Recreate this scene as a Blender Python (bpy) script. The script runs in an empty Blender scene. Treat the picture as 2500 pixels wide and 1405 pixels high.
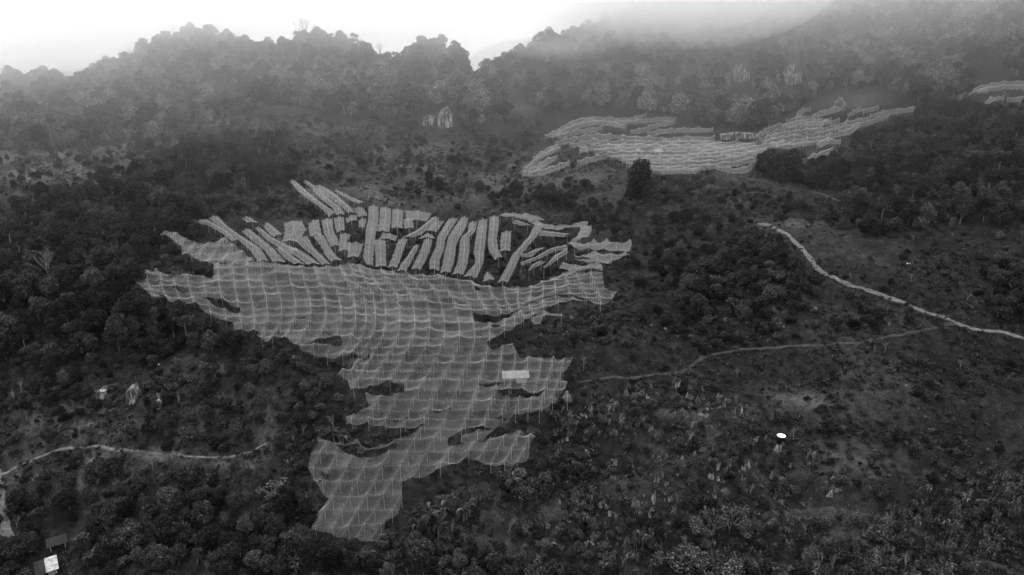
import bpy, math, random
import numpy as np
from mathutils import Vector, noise as mnoise
from mathutils.bvhtree import BVHTree
from mathutils.geometry import delaunay_2d_cdt

scene = bpy.context.scene
COL = scene.collection
R = math.radians
rnd = random.Random(7)
rng = np.random.default_rng(7)

# ------------------------------------------------------------------ camera, world, sun, exposure
F = 1785.0; CU, CV = 1250.0, 702.5; PITCH = R(18.0)
cam_d = bpy.data.cameras.new('camera'); cam = bpy.data.objects.new('camera', cam_d); COL.objects.link(cam)
cam.location = (0, 0, 0); cam.rotation_euler = (R(90) - PITCH, 0, 0)
cam_d.sensor_width = 36.0; cam_d.lens = 36.0 * F / 2500.0
cam_d.clip_start = 1.0; cam_d.clip_end = 20000.0
scene.camera = cam
SUN_EL, SUN_AZ = R(58), R(-35)
w = bpy.data.worlds.new('World'); scene.world = w; w.use_nodes = True
nt = w.node_tree; nt.nodes.clear()
sky = nt.nodes.new('ShaderNodeTexSky'); sky.sky_type = 'NISHITA'; sky.sun_disc = False
sky.sun_elevation = SUN_EL; sky.sun_rotation = SUN_AZ; sky.dust_density = 4.0; sky.air_density = 1.2
bw = nt.nodes.new('ShaderNodeRGBToBW')
mx = nt.nodes.new('ShaderNodeMath'); mx.operation = 'MULTIPLY_ADD'; mx.inputs[1].default_value = 0.35; mx.inputs[2].default_value = 10.0
bg = nt.nodes.new('ShaderNodeBackground'); bg.inputs['Strength'].default_value = 0.15
wo = nt.nodes.new('ShaderNodeOutputWorld')
nt.links.new(sky.outputs[0], bw.inputs[0]); nt.links.new(bw.outputs[0], mx.inputs[0])
nt.links.new(mx.outputs[0], bg.inputs['Color']); nt.links.new(bg.outputs[0], wo.inputs['Surface'])
sl = bpy.data.lights.new('sun', 'SUN'); sl.energy = 2.4; sl.angle = R(10); sl.color = (1, 1, 1)
so = bpy.data.objects.new('sun', sl); COL.objects.link(so)
so.rotation_euler = (R(90) - SUN_EL, 0, math.pi - SUN_AZ)
# sun stands beyond the ridge, a little to the left
so.rotation_euler = Vector((-math.sin(SUN_AZ) * math.cos(SUN_EL), -math.cos(SUN_AZ) * math.cos(SUN_EL), -math.sin(SUN_EL))).to_track_quat('-Z', 'Y').to_euler()
vs = scene.view_settings; vs.view_transform = 'Standard'; vs.look = 'None'; vs.gamma = 1.0
vs.exposure = 0.0
cy = scene.cycles
cy.max_bounces = 6; cy.diffuse_bounces = 2; cy.glossy_bounces = 1; cy.transmission_bounces = 2
cy.volume_bounces = 8; cy.transparent_max_bounces = 12; cy.use_denoising = True
cy.caustics_reflective = False; cy.caustics_refractive = False

# ------------------------------------------------------------------ helpers
CP, SP = math.cos(PITCH), math.sin(PITCH)
def ray(u, v):
    a = (u - CU) / F; b = -(v - CV) / F
    return np.array([a, CP + b * SP, -SP + b * CP])
def rays(U, V):
    a = (U - CU) / F; b = -(V - CV) / F
    return np.stack([a, CP + b * SP, -SP + b * CP], -1)
def proj(P):
    P = np.asarray(P, float)
    d = P[..., 1] * CP - P[..., 2] * SP
    h = P[..., 1] * SP + P[..., 2] * CP
    return CU + F * P[..., 0] / d, CV - F * h / d
def tag(o, label=None, cat=None, group=None, kind=None):
    if label: o['label'] = label
    if cat: o['category'] = cat
    if group: o['group'] = group
    if kind: o['kind'] = kind
    return o
def mesh(name, verts, faces, mats=(), smooth=False, mi=None):
    me = bpy.data.meshes.new(name)
    me.from_pydata([tuple(map(float, q)) for q in verts], [], [tuple(map(int, f)) for f in faces])
    for m in (mats if isinstance(mats, (list, tuple)) else [mats]): me.materials.append(m)
    if mi is not None: me.polygons.foreach_set('material_index', np.asarray(mi, np.int32))
    if smooth: me.polygons.foreach_set('use_smooth', [True] * len(me.polygons))
    me.update(); return me
def add(name, me, parent=None, loc=None):
    o = bpy.data.objects.new(name, me); COL.objects.link(o)
    if parent: o.parent = parent
    if loc is not None: o.location = tuple(map(float, loc))
    return o
def pip(poly, U, V):
    U = np.asarray(U, float); V = np.asarray(V, float)
    ins = np.zeros(U.shape, bool); n = len(poly)
    for i in range(n):
        x1, y1 = poly[i]; x2, y2 = poly[(i + 1) % n]
        if y1 == y2: continue
        c = ((y1 > V) != (y2 > V)) & (U < (x2 - x1) * (V - y1) / (y2 - y1) + x1)
        ins ^= c
    return ins
def blur(A, n, ax):
    k = np.hanning(n + 2)[1:-1]; k /= k.sum()
    pad = [(0, 0)] * A.ndim; pad[ax] = (n // 2, n // 2)
    B = np.pad(A, pad, mode='reflect', reflect_type='odd')
    return np.apply_along_axis(lambda q: np.convolve(q, k, 'valid'), ax, B)
def vnoise(P, sc, octv=4, seed=0.0):
    return np.array([mnoise.fractal(Vector((p[0] * sc + seed, p[1] * sc - seed, p[2] * sc if len(p) > 2 else seed)), 1.0, 2.0, octv) for p in P])

# ------------------------------------------------------------------ materials
def new_mat(name):
    m = bpy.data.materials.new(name); m.use_nodes = True
    t = m.node_tree; b = t.nodes['Principled BSDF']
    b.inputs['Specular IOR Level'].default_value = 0.02; b.inputs['Roughness'].default_value = 0.95
    return m, t, b
def ramp(t, src, stops):
    r = t.nodes.new('ShaderNodeValToRGB'); e = r.color_ramp.elements
    while len(e) < len(stops): e.new(0.5)
    for k, (p, c) in enumerate(stops):
        e[k].position = p; e[k].color = (c, c, c, 1)
    t.links.new(src, r.inputs[0]); return r.outputs[0]
def math_n(t, op, a, b=None, c=None):
    n = t.nodes.new('ShaderNodeMath'); n.operation = op
    for i, x in enumerate((a, b, c)):
        if x is None: continue
        if isinstance(x, (int, float)): n.inputs[i].default_value = x
        else: t.links.new(x, n.inputs[i])
    return n.outputs[0]
def noise_n(t, scale, detail=4, vec=None, rough=0.6):
    n = t.nodes.new('ShaderNodeTexNoise'); n.inputs['Scale'].default_value = scale
    n.inputs['Detail'].default_value = detail; n.inputs['Roughness'].default_value = rough
    if vec is not None: t.links.new(vec, n.inputs['Vector'])
    return n.outputs['Fac']
def leaf_mat(name, lo, hi, spec=0.04):
    m, t, b = new_mat(name)
    oi = t.nodes.new('ShaderNodeObjectInfo'); tc = t.nodes.new('ShaderNodeTexCoord')
    gi = t.nodes.new('ShaderNodeNewGeometry')
    base = ramp(t, oi.outputs['Random'], [(0.0, lo), (0.6, (lo + hi) * .45), (1.0, hi)])
    n1 = noise_n(t, 0.45, 3, tc.outputs['Object'])
    k = math_n(t, 'MULTIPLY_ADD', n1, 1.6, 0.15)
    k2 = math_n(t, 'MULTIPLY_ADD', math_n(t, 'POWER', gi.outputs['Random Per Island'], 4.0), 2.4, 0.45)
    col = math_n(t, 'MULTIPLY', math_n(t, 'MULTIPLY', base, k), k2)
    t.links.new(col, b.inputs['Base Color'])
    b.inputs['Roughness'].default_value = 0.75; b.inputs['Specular IOR Level'].default_value = spec
    return m
M_LEAF = leaf_mat('dark_foliage', 0.009, 0.040)
M_LEAF2 = leaf_mat('mid_foliage', 0.016, 0.065)
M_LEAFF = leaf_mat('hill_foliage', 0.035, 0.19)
M_BUSH = leaf_mat('scrub_foliage', 0.010, 0.062)
M_PALE = leaf_mat('pale_foliage', 0.03, 0.10)
M_DRY = leaf_mat('dry_grass_blades', 0.022, 0.085)
M_REED = leaf_mat('dry_stalks', 0.022, 0.14)
M_BAN = leaf_mat('banana_leaf', 0.025, 0.055, 0.1)
def plain(name, v, rough=0.8, n=0.0, sc=1.0, spec=0.2):
    m, t, b = new_mat(name)
    tc = t.nodes.new('ShaderNodeTexCoord')
    f = noise_n(t, sc, 5, tc.outputs['Object'])
    t.links.new(ramp(t, f, [(0.3, v * (1 - n)), (0.7, min(.9, v * (1 + n)))]), b.inputs['Base Color'])
    b.inputs['Roughness'].default_value = rough; b.inputs['Specular IOR Level'].default_value = spec
    return m
M_BARK = plain('bark', 0.07, n=0.4, sc=2)
M_PBARK = plain('pale_bark', 0.17, n=0.25, sc=2)
M_POLE = plain('pole_bamboo', 0.26, n=0.2, sc=3)
M_METAL = plain('roof_sheet', 0.19, 0.5, 0.25, 1.2, 0.03)
M_METALD = plain('weathered_roof_sheet', 0.03, 0.6, 0.4, 1.0, 0.03)
M_PATCH = plain('bright_roof_sheet', 0.36, 0.6, 0.55, 1.6, 0.1)
M_WALL = plain('board_wall', 0.22, 0.8, 0.4, 2.0)
M_BLACK = plain('black_plastic', 0.004, 0.6, 0.1, 1.0, 0.03)
M_WHITE = plain('white_plastic', 0.85, 0.5, 0.03, 1.0, 0.3)
M_PATH = plain('trodden_earth', 0.085, 0.95, 0.5, 0.9)
M_TRAIL = plain('grassy_trail', 0.028, 0.95, 0.6, 1.3)
def rock_mat():
    m, t, b = new_mat('limestone')
    tc = t.nodes.new('ShaderNodeTexCoord'); mp = t.nodes.new('ShaderNodeMapping')
    mp.inputs['Scale'].default_value = (1.6, 1.6, 0.35)
    t.links.new(tc.outputs['Object'], mp.inputs['Vector'])
    f = noise_n(t, 2.2, 8, mp.outputs[0], 0.75); g = noise_n(t, 7.0, 6, tc.outputs['Object'], 0.7)
    oi = t.nodes.new('ShaderNodeObjectInfo')
    s = math_n(t, 'ADD', math_n(t, 'MULTIPLY', f, 0.7), math_n(t, 'MULTIPLY', g, 0.3))
    s = math_n(t, 'ADD', s, math_n(t, 'MULTIPLY_ADD', oi.outputs['Random'], 0.20, -0.13))
    t.links.new(ramp(t, s, [(0.40, 0.03), (0.50, 0.10), (0.58, 0.20), (0.66, 0.36)]), b.inputs['Base Color'])
    bp = t.nodes.new('ShaderNodeBump'); bp.inputs['Strength'].default_value = 1.0; bp.inputs['Distance'].default_value = 0.3
    t.links.new(s, bp.inputs['Height']); t.links.new(bp.outputs[0], b.inputs['Normal'])
    return m
M_ROCK = rock_mat()
def ground_mat():
    m, t, b = new_mat('hill_soil')
    tc = t.nodes.new('ShaderNodeTexCoord'); P = tc.outputs['Object']
    at = t.nodes.new('ShaderNodeAttribute'); at.attribute_name = 'bare'
    a = noise_n(t, 0.035, 6, P, 0.65); f = noise_n(t, 0.5, 8, P, 0.75); g = noise_n(t, 2.8, 4, P, 0.7)
    s = math_n(t, 'ADD', math_n(t, 'MULTIPLY', a, 0.45), math_n(t, 'MULTIPLY', f, 0.55))
    c = ramp(t, s, [(0.36, 0.006), (0.47, 0.012), (0.56, 0.026), (0.66, 0.060)])
    c = math_n(t, 'MULTIPLY', c, math_n(t, 'MULTIPLY_ADD', g, 1.4, 0.3))
    bb = math_n(t, 'MULTIPLY', at.outputs['Fac'], math_n(t, 'MULTIPLY_ADD', f, 0.20, -0.015))
    t.links.new(math_n(t, 'ADD', c, bb), b.inputs['Base Color'])
    bp = t.nodes.new('ShaderNodeBump'); bp.inputs['Strength'].default_value = 1.0; bp.inputs['Distance'].default_value = 0.5
    t.links.new(math_n(t, 'ADD', f, math_n(t, 'MULTIPLY', g, 0.4)), bp.inputs['Height']); t.links.new(bp.outputs[0], b.inputs['Normal'])
    return m
M_GROUND = ground_mat()
def net_mat(name, base, edge, alb, attr=False):
    m = bpy.data.materials.new(name); m.use_nodes = True; t = m.node_tree; t.nodes.clear()
    out = t.nodes.new('ShaderNodeOutputMaterial'); mix = t.nodes.new('ShaderNodeMixShader')
    tr = t.nodes.new('ShaderNodeBsdfTransparent'); df = t.nodes.new('ShaderNodeBsdfDiffuse'); tl = t.nodes.new('ShaderNodeBsdfTranslucent')
    m2 = t.nodes.new('ShaderNodeMixShader'); m2.inputs[0].default_value = 0.35
    for n in (df, tl): n.inputs['Color'].default_value = (alb, alb, alb, 1)
    t.links.new(df.outputs[0], m2.inputs[1]); t.links.new(tl.outputs[0], m2.inputs[2])
    lw = t.nodes.new('ShaderNodeLayerWeight'); lw.inputs['Blend'].default_value = 0.5
    tc = t.nodes.new('ShaderNodeTexCoord'); mp = t.nodes.new('ShaderNodeMapping'); mp.inputs['Scale'].default_value = (0.25, 1.6, 1.6)
    t.links.new(tc.outputs['Object'], mp.inputs[0])
    n1 = noise_n(t, 1.0, 5, mp.outputs[0], 0.7); n2 = noise_n(t, 0.12, 3, tc.outputs['Object']); n3 = noise_n(t, 5.0, 2, tc.outputs['Object'], 0.8)
    f = math_n(t, 'POWER', lw.outputs['Facing'], 2.6)
    f = math_n(t, 'MULTIPLY_ADD', f, edge, base)
    v = math_n(t, 'ADD', math_n(t, 'MULTIPLY_ADD', n1, 0.7, 0.15), math_n(t, 'ADD', math_n(t, 'MULTIPLY_ADD', n2, 0.5, -0.1), math_n(t, 'MULTIPLY_ADD', n3, 0.5, -0.1)))
    f = math_n(t, 'MULTIPLY', f, v)
    if attr:
        an = t.nodes.new('ShaderNodeAttribute'); an.attribute_name = 'weave'; f = math_n(t, 'MULTIPLY', f, an.outputs['Fac'])
    f = math_n(t, 'MINIMUM', f, 0.92)
    t.links.new(f, mix.inputs[0]); t.links.new(tr.outputs[0], mix.inputs[1]); t.links.new(m2.outputs[0], mix.inputs[2])
    t.links.new(mix.outputs[0], out.inputs['Surface'])
    return m
M_NET = net_mat('bird_net', 0.125, 0.62, 0.42, True)
M_NETS = net_mat('bird_net_strip', 0.25, 0.42, 0.42)
M_ROW = net_mat('bird_net_row', 0.27, 0.38, 0.46)
M_SEAM = net_mat('net_seam', 0.09, 0.12, 0.55)
M_SEAMS = net_mat('strip_seam', 0.20, 0.12, 0.55)

# ------------------------------------------------------------------ terrain, laid out from distances read off the picture
TU = [-1500, 0, 400, 800, 1250, 1700, 2100, 2500, 4000]
TV = [1900, 1405, 1200, 1000, 850, 700, 600, 500, 400, 300, 200, 100, 0, -150, -400]
TY = np.array([
 [80, 112,130,150,170,195,215,245,290,345,410,480,560,700,900],
 [80, 112,130,150,170,195,215,245,290,345,410,480,560,700,900],
 [80, 109,126,146,166,192,214,244,290,348,405,455,520,650,850],
 [78, 106,121,140,159,187,212,244,290,350,392,432,490,620,800],
 [77, 105,120,139,158,187,212,244,290,345,400,470,560,700,900],
 [75, 103,118,136,156,182,205,236,285,350,410,490,600,720,900],
 [73, 100,114,131,150,172,192,217,255,320,380,440,510,600,760],
 [72,  97,110,126,144,165,182,200,225,262,322,365,415,490,600],
 [72,  97,110,126,144,165,182,200,225,262,322,365,415,490,600]], float)
fu = np.arange(-1500, 4001, 25.0); fv = np.arange(-400, 1901, 10.0)
tmp = np.stack([np.interp(fu, TU, TY[:, j]) for j in range(len(TV))], 1)
YT = np.stack([np.interp(fv, TV[::-1], row[::-1]) for row in tmp], 0)
YT = blur(blur(YT, 9, 0), 9, 1)
def Ytab(U, V):
    a = np.clip((U - fu[0]) / 25.0, 0, len(fu) - 1.001); b = np.clip((V - fv[0]) / 10.0, 0, len(fv) - 1.001)
    i = a.astype(int); j = b.astype(int); a -= i; b -= j
    return (YT[i, j] * (1 - a) + YT[i + 1, j] * a) * (1 - b) + (YT[i, j + 1] * (1 - a) + YT[i + 1, j + 1] * a) * b
RIDGE = [(-1500,260),(-800,240),(0,212),(120,212),(200,208),(250,190),(330,155),(400,110),(460,95),(520,108),(600,130),(690,140),(740,100),(800,112),
         (900,140),(950,172),(990,150),(1040,128),(1090,135),(1140,188),(1180,205),(1230,150),(1300,130),(1400,95),(1500,62),(1700,42),
         (1900,18),(2050,-30),(2500,-190),(3000,-320),(4000,-390)]
uu = np.concatenate([np.arange(-1500, -200, 40), np.arange(-200, 2700, 8), np.arange(2700, 4001, 40)]).astype(float)
ns = 300; ss = np.linspace(0, 1, ns)
rv = np.interp(uu, [p[0] for p in RIDGE], [p[1] for p in RIDGE])
rv = np.convolve(np.pad(rv, 3, mode='edge'), np.hanning(9)[1:-1] / np.hanning(9).sum(), 'valid')
UU = np.repeat(uu[:, None], ns, 1); VV = 1900 + (rv[:, None] - 1900) * ss[None, :]
YY = Ytab(UU, VV)
D = rays(UU, VV); G = D / D[..., 1:2] * YY[..., None]
back = []
for d in (6, 14, 26, 44, 70, 110, 170, 260):
    b = G[:, -1].copy(); b = b * ((b[:, 1] + d) / b[:, 1])[:, None]
    b[:, 2] = G[:, -1, 2] - d * d / 90.0 * (d < 60) - (40 + (d - 60) * 0.55) * (d >= 60)
    back.append(b)
front = []
for d in (60, 30, 12):
    b = G[:, 0].copy(); b = b * ((b[:, 1] - d) / b[:, 1])[:, None]; b[:, 2] = G[:, 0, 2] - d * 0.5; front.append(b)
G_S = G.copy()
GA = np.concatenate([np.stack(front, 1), G, np.stack(back, 1)], 1)
na, nb = GA.shape[:2]
def grid_faces(n, m):
    i, j = np.meshgrid(np.arange(n - 1), np.arange(m - 1), indexing='ij'); a = (i * m + j).ravel()
    return np.stack([a, a + m, a + m + 1, a + 1], 1)
GF = grid_faces(na, nb)
smooth_bvh = BVHTree.FromPolygons([tuple(p) for p in GA.reshape(-1, 3)], GF.tolist())
flat = GA.reshape(-1, 3)
def fnoise(P):
    out = np.empty(len(P))
    for i, p in enumerate(P):
        v = Vector((p[0], p[1], 0))
        out[i] = 0.9 * mnoise.noise(v * 0.045) + 0.75 * mnoise.noise(v * 0.13 + Vector((9, 3, 1))) + 0.38 * mnoise.noise(v * 0.37) + 0.20 * mnoise.noise(v * 0.9)
    return out
dz = fnoise(flat)
flat2 = flat.copy(); flat2[:, 2] += dz
# bare earth patches, in ground terms: (u, v, radius u, radius v, strength)
BARE = [(1930,985,80,26,.75),(2080,1130,180,40,.25),(1750,1060,60,25,.3),(1560,1100,70,20,.3),(140,1010,140,40,.25),(60,1130,90,60,.25),(240,1120,40,20,.6),(380,1110,50,14,.9),
        (560,1130,60,18,.6),(200,1180,30,35,.7),(300,1050,200,30,.3),(500,900,80,20,.3),(650,1040,25,60,.25),(1250,1250,120,30,.35),(1500,1200,80,25,.35),(1650,1010,80,12,.3),
        (1400,450,110,40,.5),(1290,400,60,30,.45),(800,480,260,24,.4),(1000,380,240,50,.4),(1150,450,160,40,.4),(1260,250,60,40,.3),(700,265,100,16,.3),(2090,240,70,22,.3),(2460,170,60,30,.25),
        (1950,540,50,8,.7),(2100,620,140,30,.12),(40,385,200,22,.9),(320,355,120,14,.8),(100,440,160,30,.6),(250,400,150,25,.5),(560,300,120,14,.8),(780,320,140,20,.5),(1990,1255,120,16,.3),(2030,1300,90,20,.4),(850,420,120,20,.1),(1200,1330,200,30,.2),
        (1750,620,60,20,.1),(2300,640,200,40,.1),(2200,1000,200,60,.12),(230,1300,80,20,.4),(240,1215,50,40,.4)]
fu2, fv2 = proj(flat)
bare = np.zeros(len(flat))
for (a, b, c, d, s) in BARE: bare += s * np.exp(-(((fu2 - a) / c) ** 2 + ((fv2 - b) / d) ** 2))
nn = np.array([mnoise.fractal(Vector((p[0] * .1, p[1] * .1, 0)), 1.0, 2.0, 4) for p in flat])
bare = np.clip(bare * (0.75 + 1.4 * nn), 0, 1)
me = mesh('hillside', flat2, GF, M_GROUND, True)
at = me.attributes.new('bare', 'FLOAT', 'POINT'); at.data.foreach_set('value', bare.astype(np.float32))
hill = add('hillside_terrain', me); tag(hill, kind='structure')
bvh = BVHTree.FromPolygons([tuple(p) for p in flat2], GF.tolist())
ext = 6000
me = mesh('plain', [(-ext, -3000, -150), (ext, -3000, -150), (ext, 9000, -150), (-ext, 9000, -150)], [(0, 1, 2, 3)], M_GROUND)
tag(add('valley_ground', me), kind='structure')

def gz(x, y):
    h = bvh.ray_cast(Vector((x, y, 400)), Vector((0, 0, -1)))
    return h[0].z if h[0] else -95.0
def at_px(u, v, h=0.0, smooth=False):
    d = Vector(ray(u, v)).normalized()
    r = (smooth_bvh if smooth else bvh).ray_cast(Vector((0, 0, -h)), d)
    if r[0] is None:
        y = float(Ytab(np.array([u]), np.array([v]))[0]); q = ray(u, v); return Vector(q / q[1] * y)
    p = r[0].copy(); p.z += h; return p

# ------------------------------------------------------------------ far hills
def far_hill(name, pts, Y, depth, seed):
    us = np.arange(pts[0][0], pts[-1][0] + 1, 12.0); tv = np.interp(us, [p[0] for p in pts], [p[1] for p in pts])
    V = []; m = 24
    for u, v in zip(us, tv):
        q = ray(u, v); top = q / q[1] * Y
        for k in range(m):
            f = k / (m - 1)
            y = Y - depth * (1 - f); z = top[2] - (1 - f) ** 1.2 * depth * 0.55
            if k == m - 1: pass
            x = top[0] * (y / Y)
            z += 3.0 * mnoise.noise(Vector((x * .03, y * .03, seed))) * min(1, (1 - f) * 4)
            V.append((x, y, z))
        for d in (20, 60, 140): V.append((top[0], Y + d, top[2] - d * .5))
    me = mesh(name, V, grid_faces(len(us), m + 3), M_GROUND, True)
    o = add(name, me); tag(o, kind='structure'); return V
FAR1 = far_hill('distant_ridge', [(-900, 230), (-200, 205), (0, 190), (60, 178), (130, 185), (180, 170), (250, 160), (330, 190), (450, 250)], 620, 110, 3.0)
FAR2 = far_hill('distant_mountain', [(1000, 240), (1120, 160), (1180, 118), (1240, 98), (1320, 92), (1400, 98), (1500, 110), (1700, 150)], 980, 240, 8.0)
FAR3 = far_hill('distant_peak', [(1250, 150), (1380, 95), (1480, 52), (1560, 36), (1640, 48), (1760, 60), (1900, 60)], 760, 120, 5.0)

# ------------------------------------------------------------------ plants
def leaf_cloud(centers, radii, n, size, flat=0.6, seed=1, fill=0.25, aspect=1.0, droop=0.0):
    r = np.random.default_rng(seed)
    w_ = np.array([a * b for a, b, c in radii]); w_ = w_ / w_.sum()
    k = r.choice(len(centers), n, p=w_)
    d = r.normal(size=(n, 3)); d /= np.linalg.norm(d, axis=1)[:, None]
    d[:, 2] = np.where((d[:, 2] < -0.35) & (r.random(n) < .45), -d[:, 2], d[:, 2])
    rad = np.where(r.random(n) < fill, r.random(n) ** .5 * .85, 0.86 + 0.22 * r.random(n))
    C = np.array(centers)[k]; Ra = np.array(radii)[k]
    P = C + d * Ra * rad[:, None]
    nrm = d * flat + r.normal(size=(n, 3)) * (1 - flat); nrm[:, 2] += 0.35; nrm /= np.linalg.norm(nrm, axis=1)[:, None]
    t = np.cross(nrm, r.normal(size=(n, 3))); t /= np.linalg.norm(t, axis=1)[:, None]
    b = np.cross(nrm, t)
    s = size * (0.6 + 0.8 * r.random(n))[:, None]
    v = np.stack([P - t * s, P + b * s * .6 * aspect - nrm * s * .15, P + t * s - nrm * s * droop, P - b * s * .6 * aspect - nrm * s * .15], 1).reshape(-1, 3)
    f = np.arange(4 * n).reshape(n, 4)
    return v, f
def lobes(n, rx, rz, zc, lr, seed):
    r = np.random.default_rng(seed); C = []; Q = []
    for i in range(n):
        a = r.random() * 6.283; q = r.random() ** .5
        z = zc + (r.random() * 2 - .8) * rz * (1 - .45 * q)
        C.append((math.cos(a) * q * rx, math.sin(a) * q * rx, z)); s = lr * (.65 + .7 * r.random())
        Q.append((s, s, s * .85))
    return C, Q
def tube(pts, rad, sides=5):
    V = []; Fc = []
    for k, (p, r) in enumerate(zip(pts, rad)):
        p = Vector(p); d = (Vector(pts[min(k + 1, len(pts) - 1)]) - Vector(pts[max(k - 1, 0)])).normalized()
        a = d.cross(Vector((0.3, 0.9, 0.1))).normalized(); b = d.cross(a)
        for s in range(sides):
            t = 6.2832 * s / sides; V.append(p + (a * math.cos(t) + b * math.sin(t)) * r)
    for k in range(len(pts) - 1):
        for s in range(sides):
            s2 = (s + 1) % sides; Fc.append((k * sides + s, k * sides + s2, (k + 1) * sides + s2, (k + 1) * sides + s))
    return V, Fc
def merge(parts):
    V = []; Fc = []
    for v, f in parts:
        o = len(V); V += [tuple(q) for q in v]; Fc += [tuple(int(i) + o for i in q) for q in f]
    return V, Fc
def trunk_parts(h, r, C, seed, nlimb=6):
    g = random.Random(seed); p = [(0, 0, -0.6)]
    for k in range(1, 5): p.append((g.uniform(-.25, .25) * k * .5, g.uniform(-.25, .25) * k * .5, h * k / 4))
    parts = [tube(p, [r * 1.5, r * 1.1, r * .9, r * .7, r * .4], 6)]
    for i in range(min(nlimb, len(C))):
        c = C[i]; k = g.choice([2, 3]); s = p[k]
        m = ((s[0] + c[0]) / 2 + g.uniform(-.3, .3), (s[1] + c[1]) / 2 + g.uniform(-.3, .3), (s[2] + c[2]) / 2 + .2)
        parts.append(tube([s, m, c], [r * .55, r * .35, r * .12], 4))
    return merge(parts)
def bare_tree_parts(h, seed, spread=0.35, r0=0.22):
    g = random.Random(seed); parts = []
    def grow(p, d, L, r, lv):
        pts = [p]; q = p
        for k in range(3):
            d = (d + Vector((g.uniform(-.18, .18), g.uniform(-.18, .18), g.uniform(-.02, .12)))).normalized(); q = q + d * L / 3; pts.append(q)
        parts.append(tube([tuple(x) for x in pts], [r, r * .85, r * .7, r * .55], 5 if lv < 2 else 3))
        if lv >= 4: return
        for k in range(3 if lv else 4):
            a = g.uniform(0, 6.28); sp = spread * (1 + .4 * lv)
            nd = (d + Vector((math.cos(a) * sp, math.sin(a) * sp, .12))).normalized()
            grow(pts[g.choice([2, 3, 3])], nd, L * g.uniform(.55, .8), r * .52, lv + 1)
    grow(Vector((0, 0, -.5)), Vector((0, 0, 1)), h * .42, r0, 0)
    return merge(parts)
PROTO = {}
def reg(kind, crown, trunk, cm, tm):
    d = {'crown': mesh(kind + '_crown', crown[0], crown[1], cm) if crown else None,
         'trunk': mesh(kind + '_trunk', trunk[0], trunk[1], tm, True) if trunk else None}
    V = []; Fc = []; mi = []; mats = []
    for part, mt in ((crown, cm), (trunk, tm)):
        if part:
            o = len(V); V += [tuple(q) for q in part[0]]; Fc += [tuple(int(i) + o for i in q) for q in part[1]]
            mi += [len(mats)] * len(part[1]); mats.append(mt)
    whole = bpy.data.objects.new(kind + '_whole', mesh(kind + '_whole', V, Fc, mats, False, mi))
    d['whole'] = whole
    PROTO.setdefault(kind, []).append(d)
for i in range(6):   # broadleaf trees about 10 m tall
    C, Q = lobes(22 + i, 2.7 + .3 * (i % 3), 3.9, 4.6, 1.45, 20 + i)
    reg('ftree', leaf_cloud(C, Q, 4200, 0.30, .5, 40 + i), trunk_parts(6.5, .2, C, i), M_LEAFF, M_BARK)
    reg('tree', leaf_cloud(C, Q, 4200, 0.30, .5, 40 + i), trunk_parts(6.5, .2, C, i), M_LEAF2 if i in (1, 4, 5) else M_LEAF, M_BARK)
for i in range(3):   # loose tall trees
    C, Q = lobes(12, 2.2, 3.4, 6.6, 1.15, 120 + i)
    reg('loose', leaf_cloud(C, Q, 1500, 0.26, .35, 140 + i, .4), trunk_parts(8.0, .14, C, 30 + i, 9), M_BUSH, M_PBARK)
for i in range(5):   # bushes about 3 m
    C, Q = lobes(9, 1.25, .75, 1.25, .8, 60 + i)
    reg('bush', leaf_cloud(C, Q, 1300, 0.20, .4, 80 + i, .3), None, M_BUSH, M_BARK)
for i in range(3):   # pale feathery shrubs
    C, Q = lobes(8, 1.2, .7, 1.3, .55, 160 + i)
    v, f = leaf_cloud(C, Q, 1300, 0.085, .2, 180 + i, .6)
    st = []
    g = random.Random(i)
    for k in range(14):
        c = C[k % len(C)]; st.append(tube([(0, 0, 0), (c[0] * .5, c[1] * .5, c[2] * .6), (c[0] * g.uniform(.8, 1.4), c[1] * g.uniform(.8, 1.4), c[2] + .6)], [.04, .03, .015], 3))
    reg('pale', (v, f), merge(st), M_PALE, M_PBARK)
for i in range(3):
    reg('bare', None, bare_tree_parts(10, 5 + i, .38), M_PBARK, M_PBARK)
def blade(p, d, up, L, W, n=4, droop=1.0):
    d = Vector(d).normalized(); side = d.cross(Vector((0, 0, 1))).normalized(); V = []; p = Vector(p)
    for k in range(n + 1):
        f = k / n; c = p + d * (L * f) * (1 - .25 * f) + Vector((0, 0, up * L * f - droop * L * f * f)); ww = W * (math.sin(math.pi * (0.12 + .86 * f)) + .05)
        V += [c - side * ww + Vector((0, 0, .12 * ww)), c, c + side * ww + Vector((0, 0, .12 * ww))]
    Fc = []
    for k in range(n):
        a = 3 * k; Fc += [(a, a + 1, a + 4, a + 3), (a + 1, a + 2, a + 5, a + 4)]
    return V, Fc
for i in range(3):
    g = random.Random(50 + i); lv = []; st = []
    for s in range(3 if i else 4):
        bx, by = (g.uniform(-.7, .7), g.uniform(-.7, .7)) if s else (0, 0); h = g.uniform(2.0, 3.1)
        st.append(tube([(bx, by, -.3), (bx * 1.1, by * 1.1, h * .5), (bx * 1.3, by * 1.3, h)], [.16, .13, .09], 6))
        for k in range(9):
            a = k * 2.4 + g.uniform(-.3, .3); L = g.uniform(1.5, 2.3)
            lv.append(blade((bx * 1.3, by * 1.3, h - .05), (math.cos(a), math.sin(a), 0), g.uniform(.5, 1.2), L, g.uniform(.17, .25), 5, g.uniform(.6, 1.3)))
    reg('banana', merge(lv), merge(st), M_BAN, M_BARK)
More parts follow.
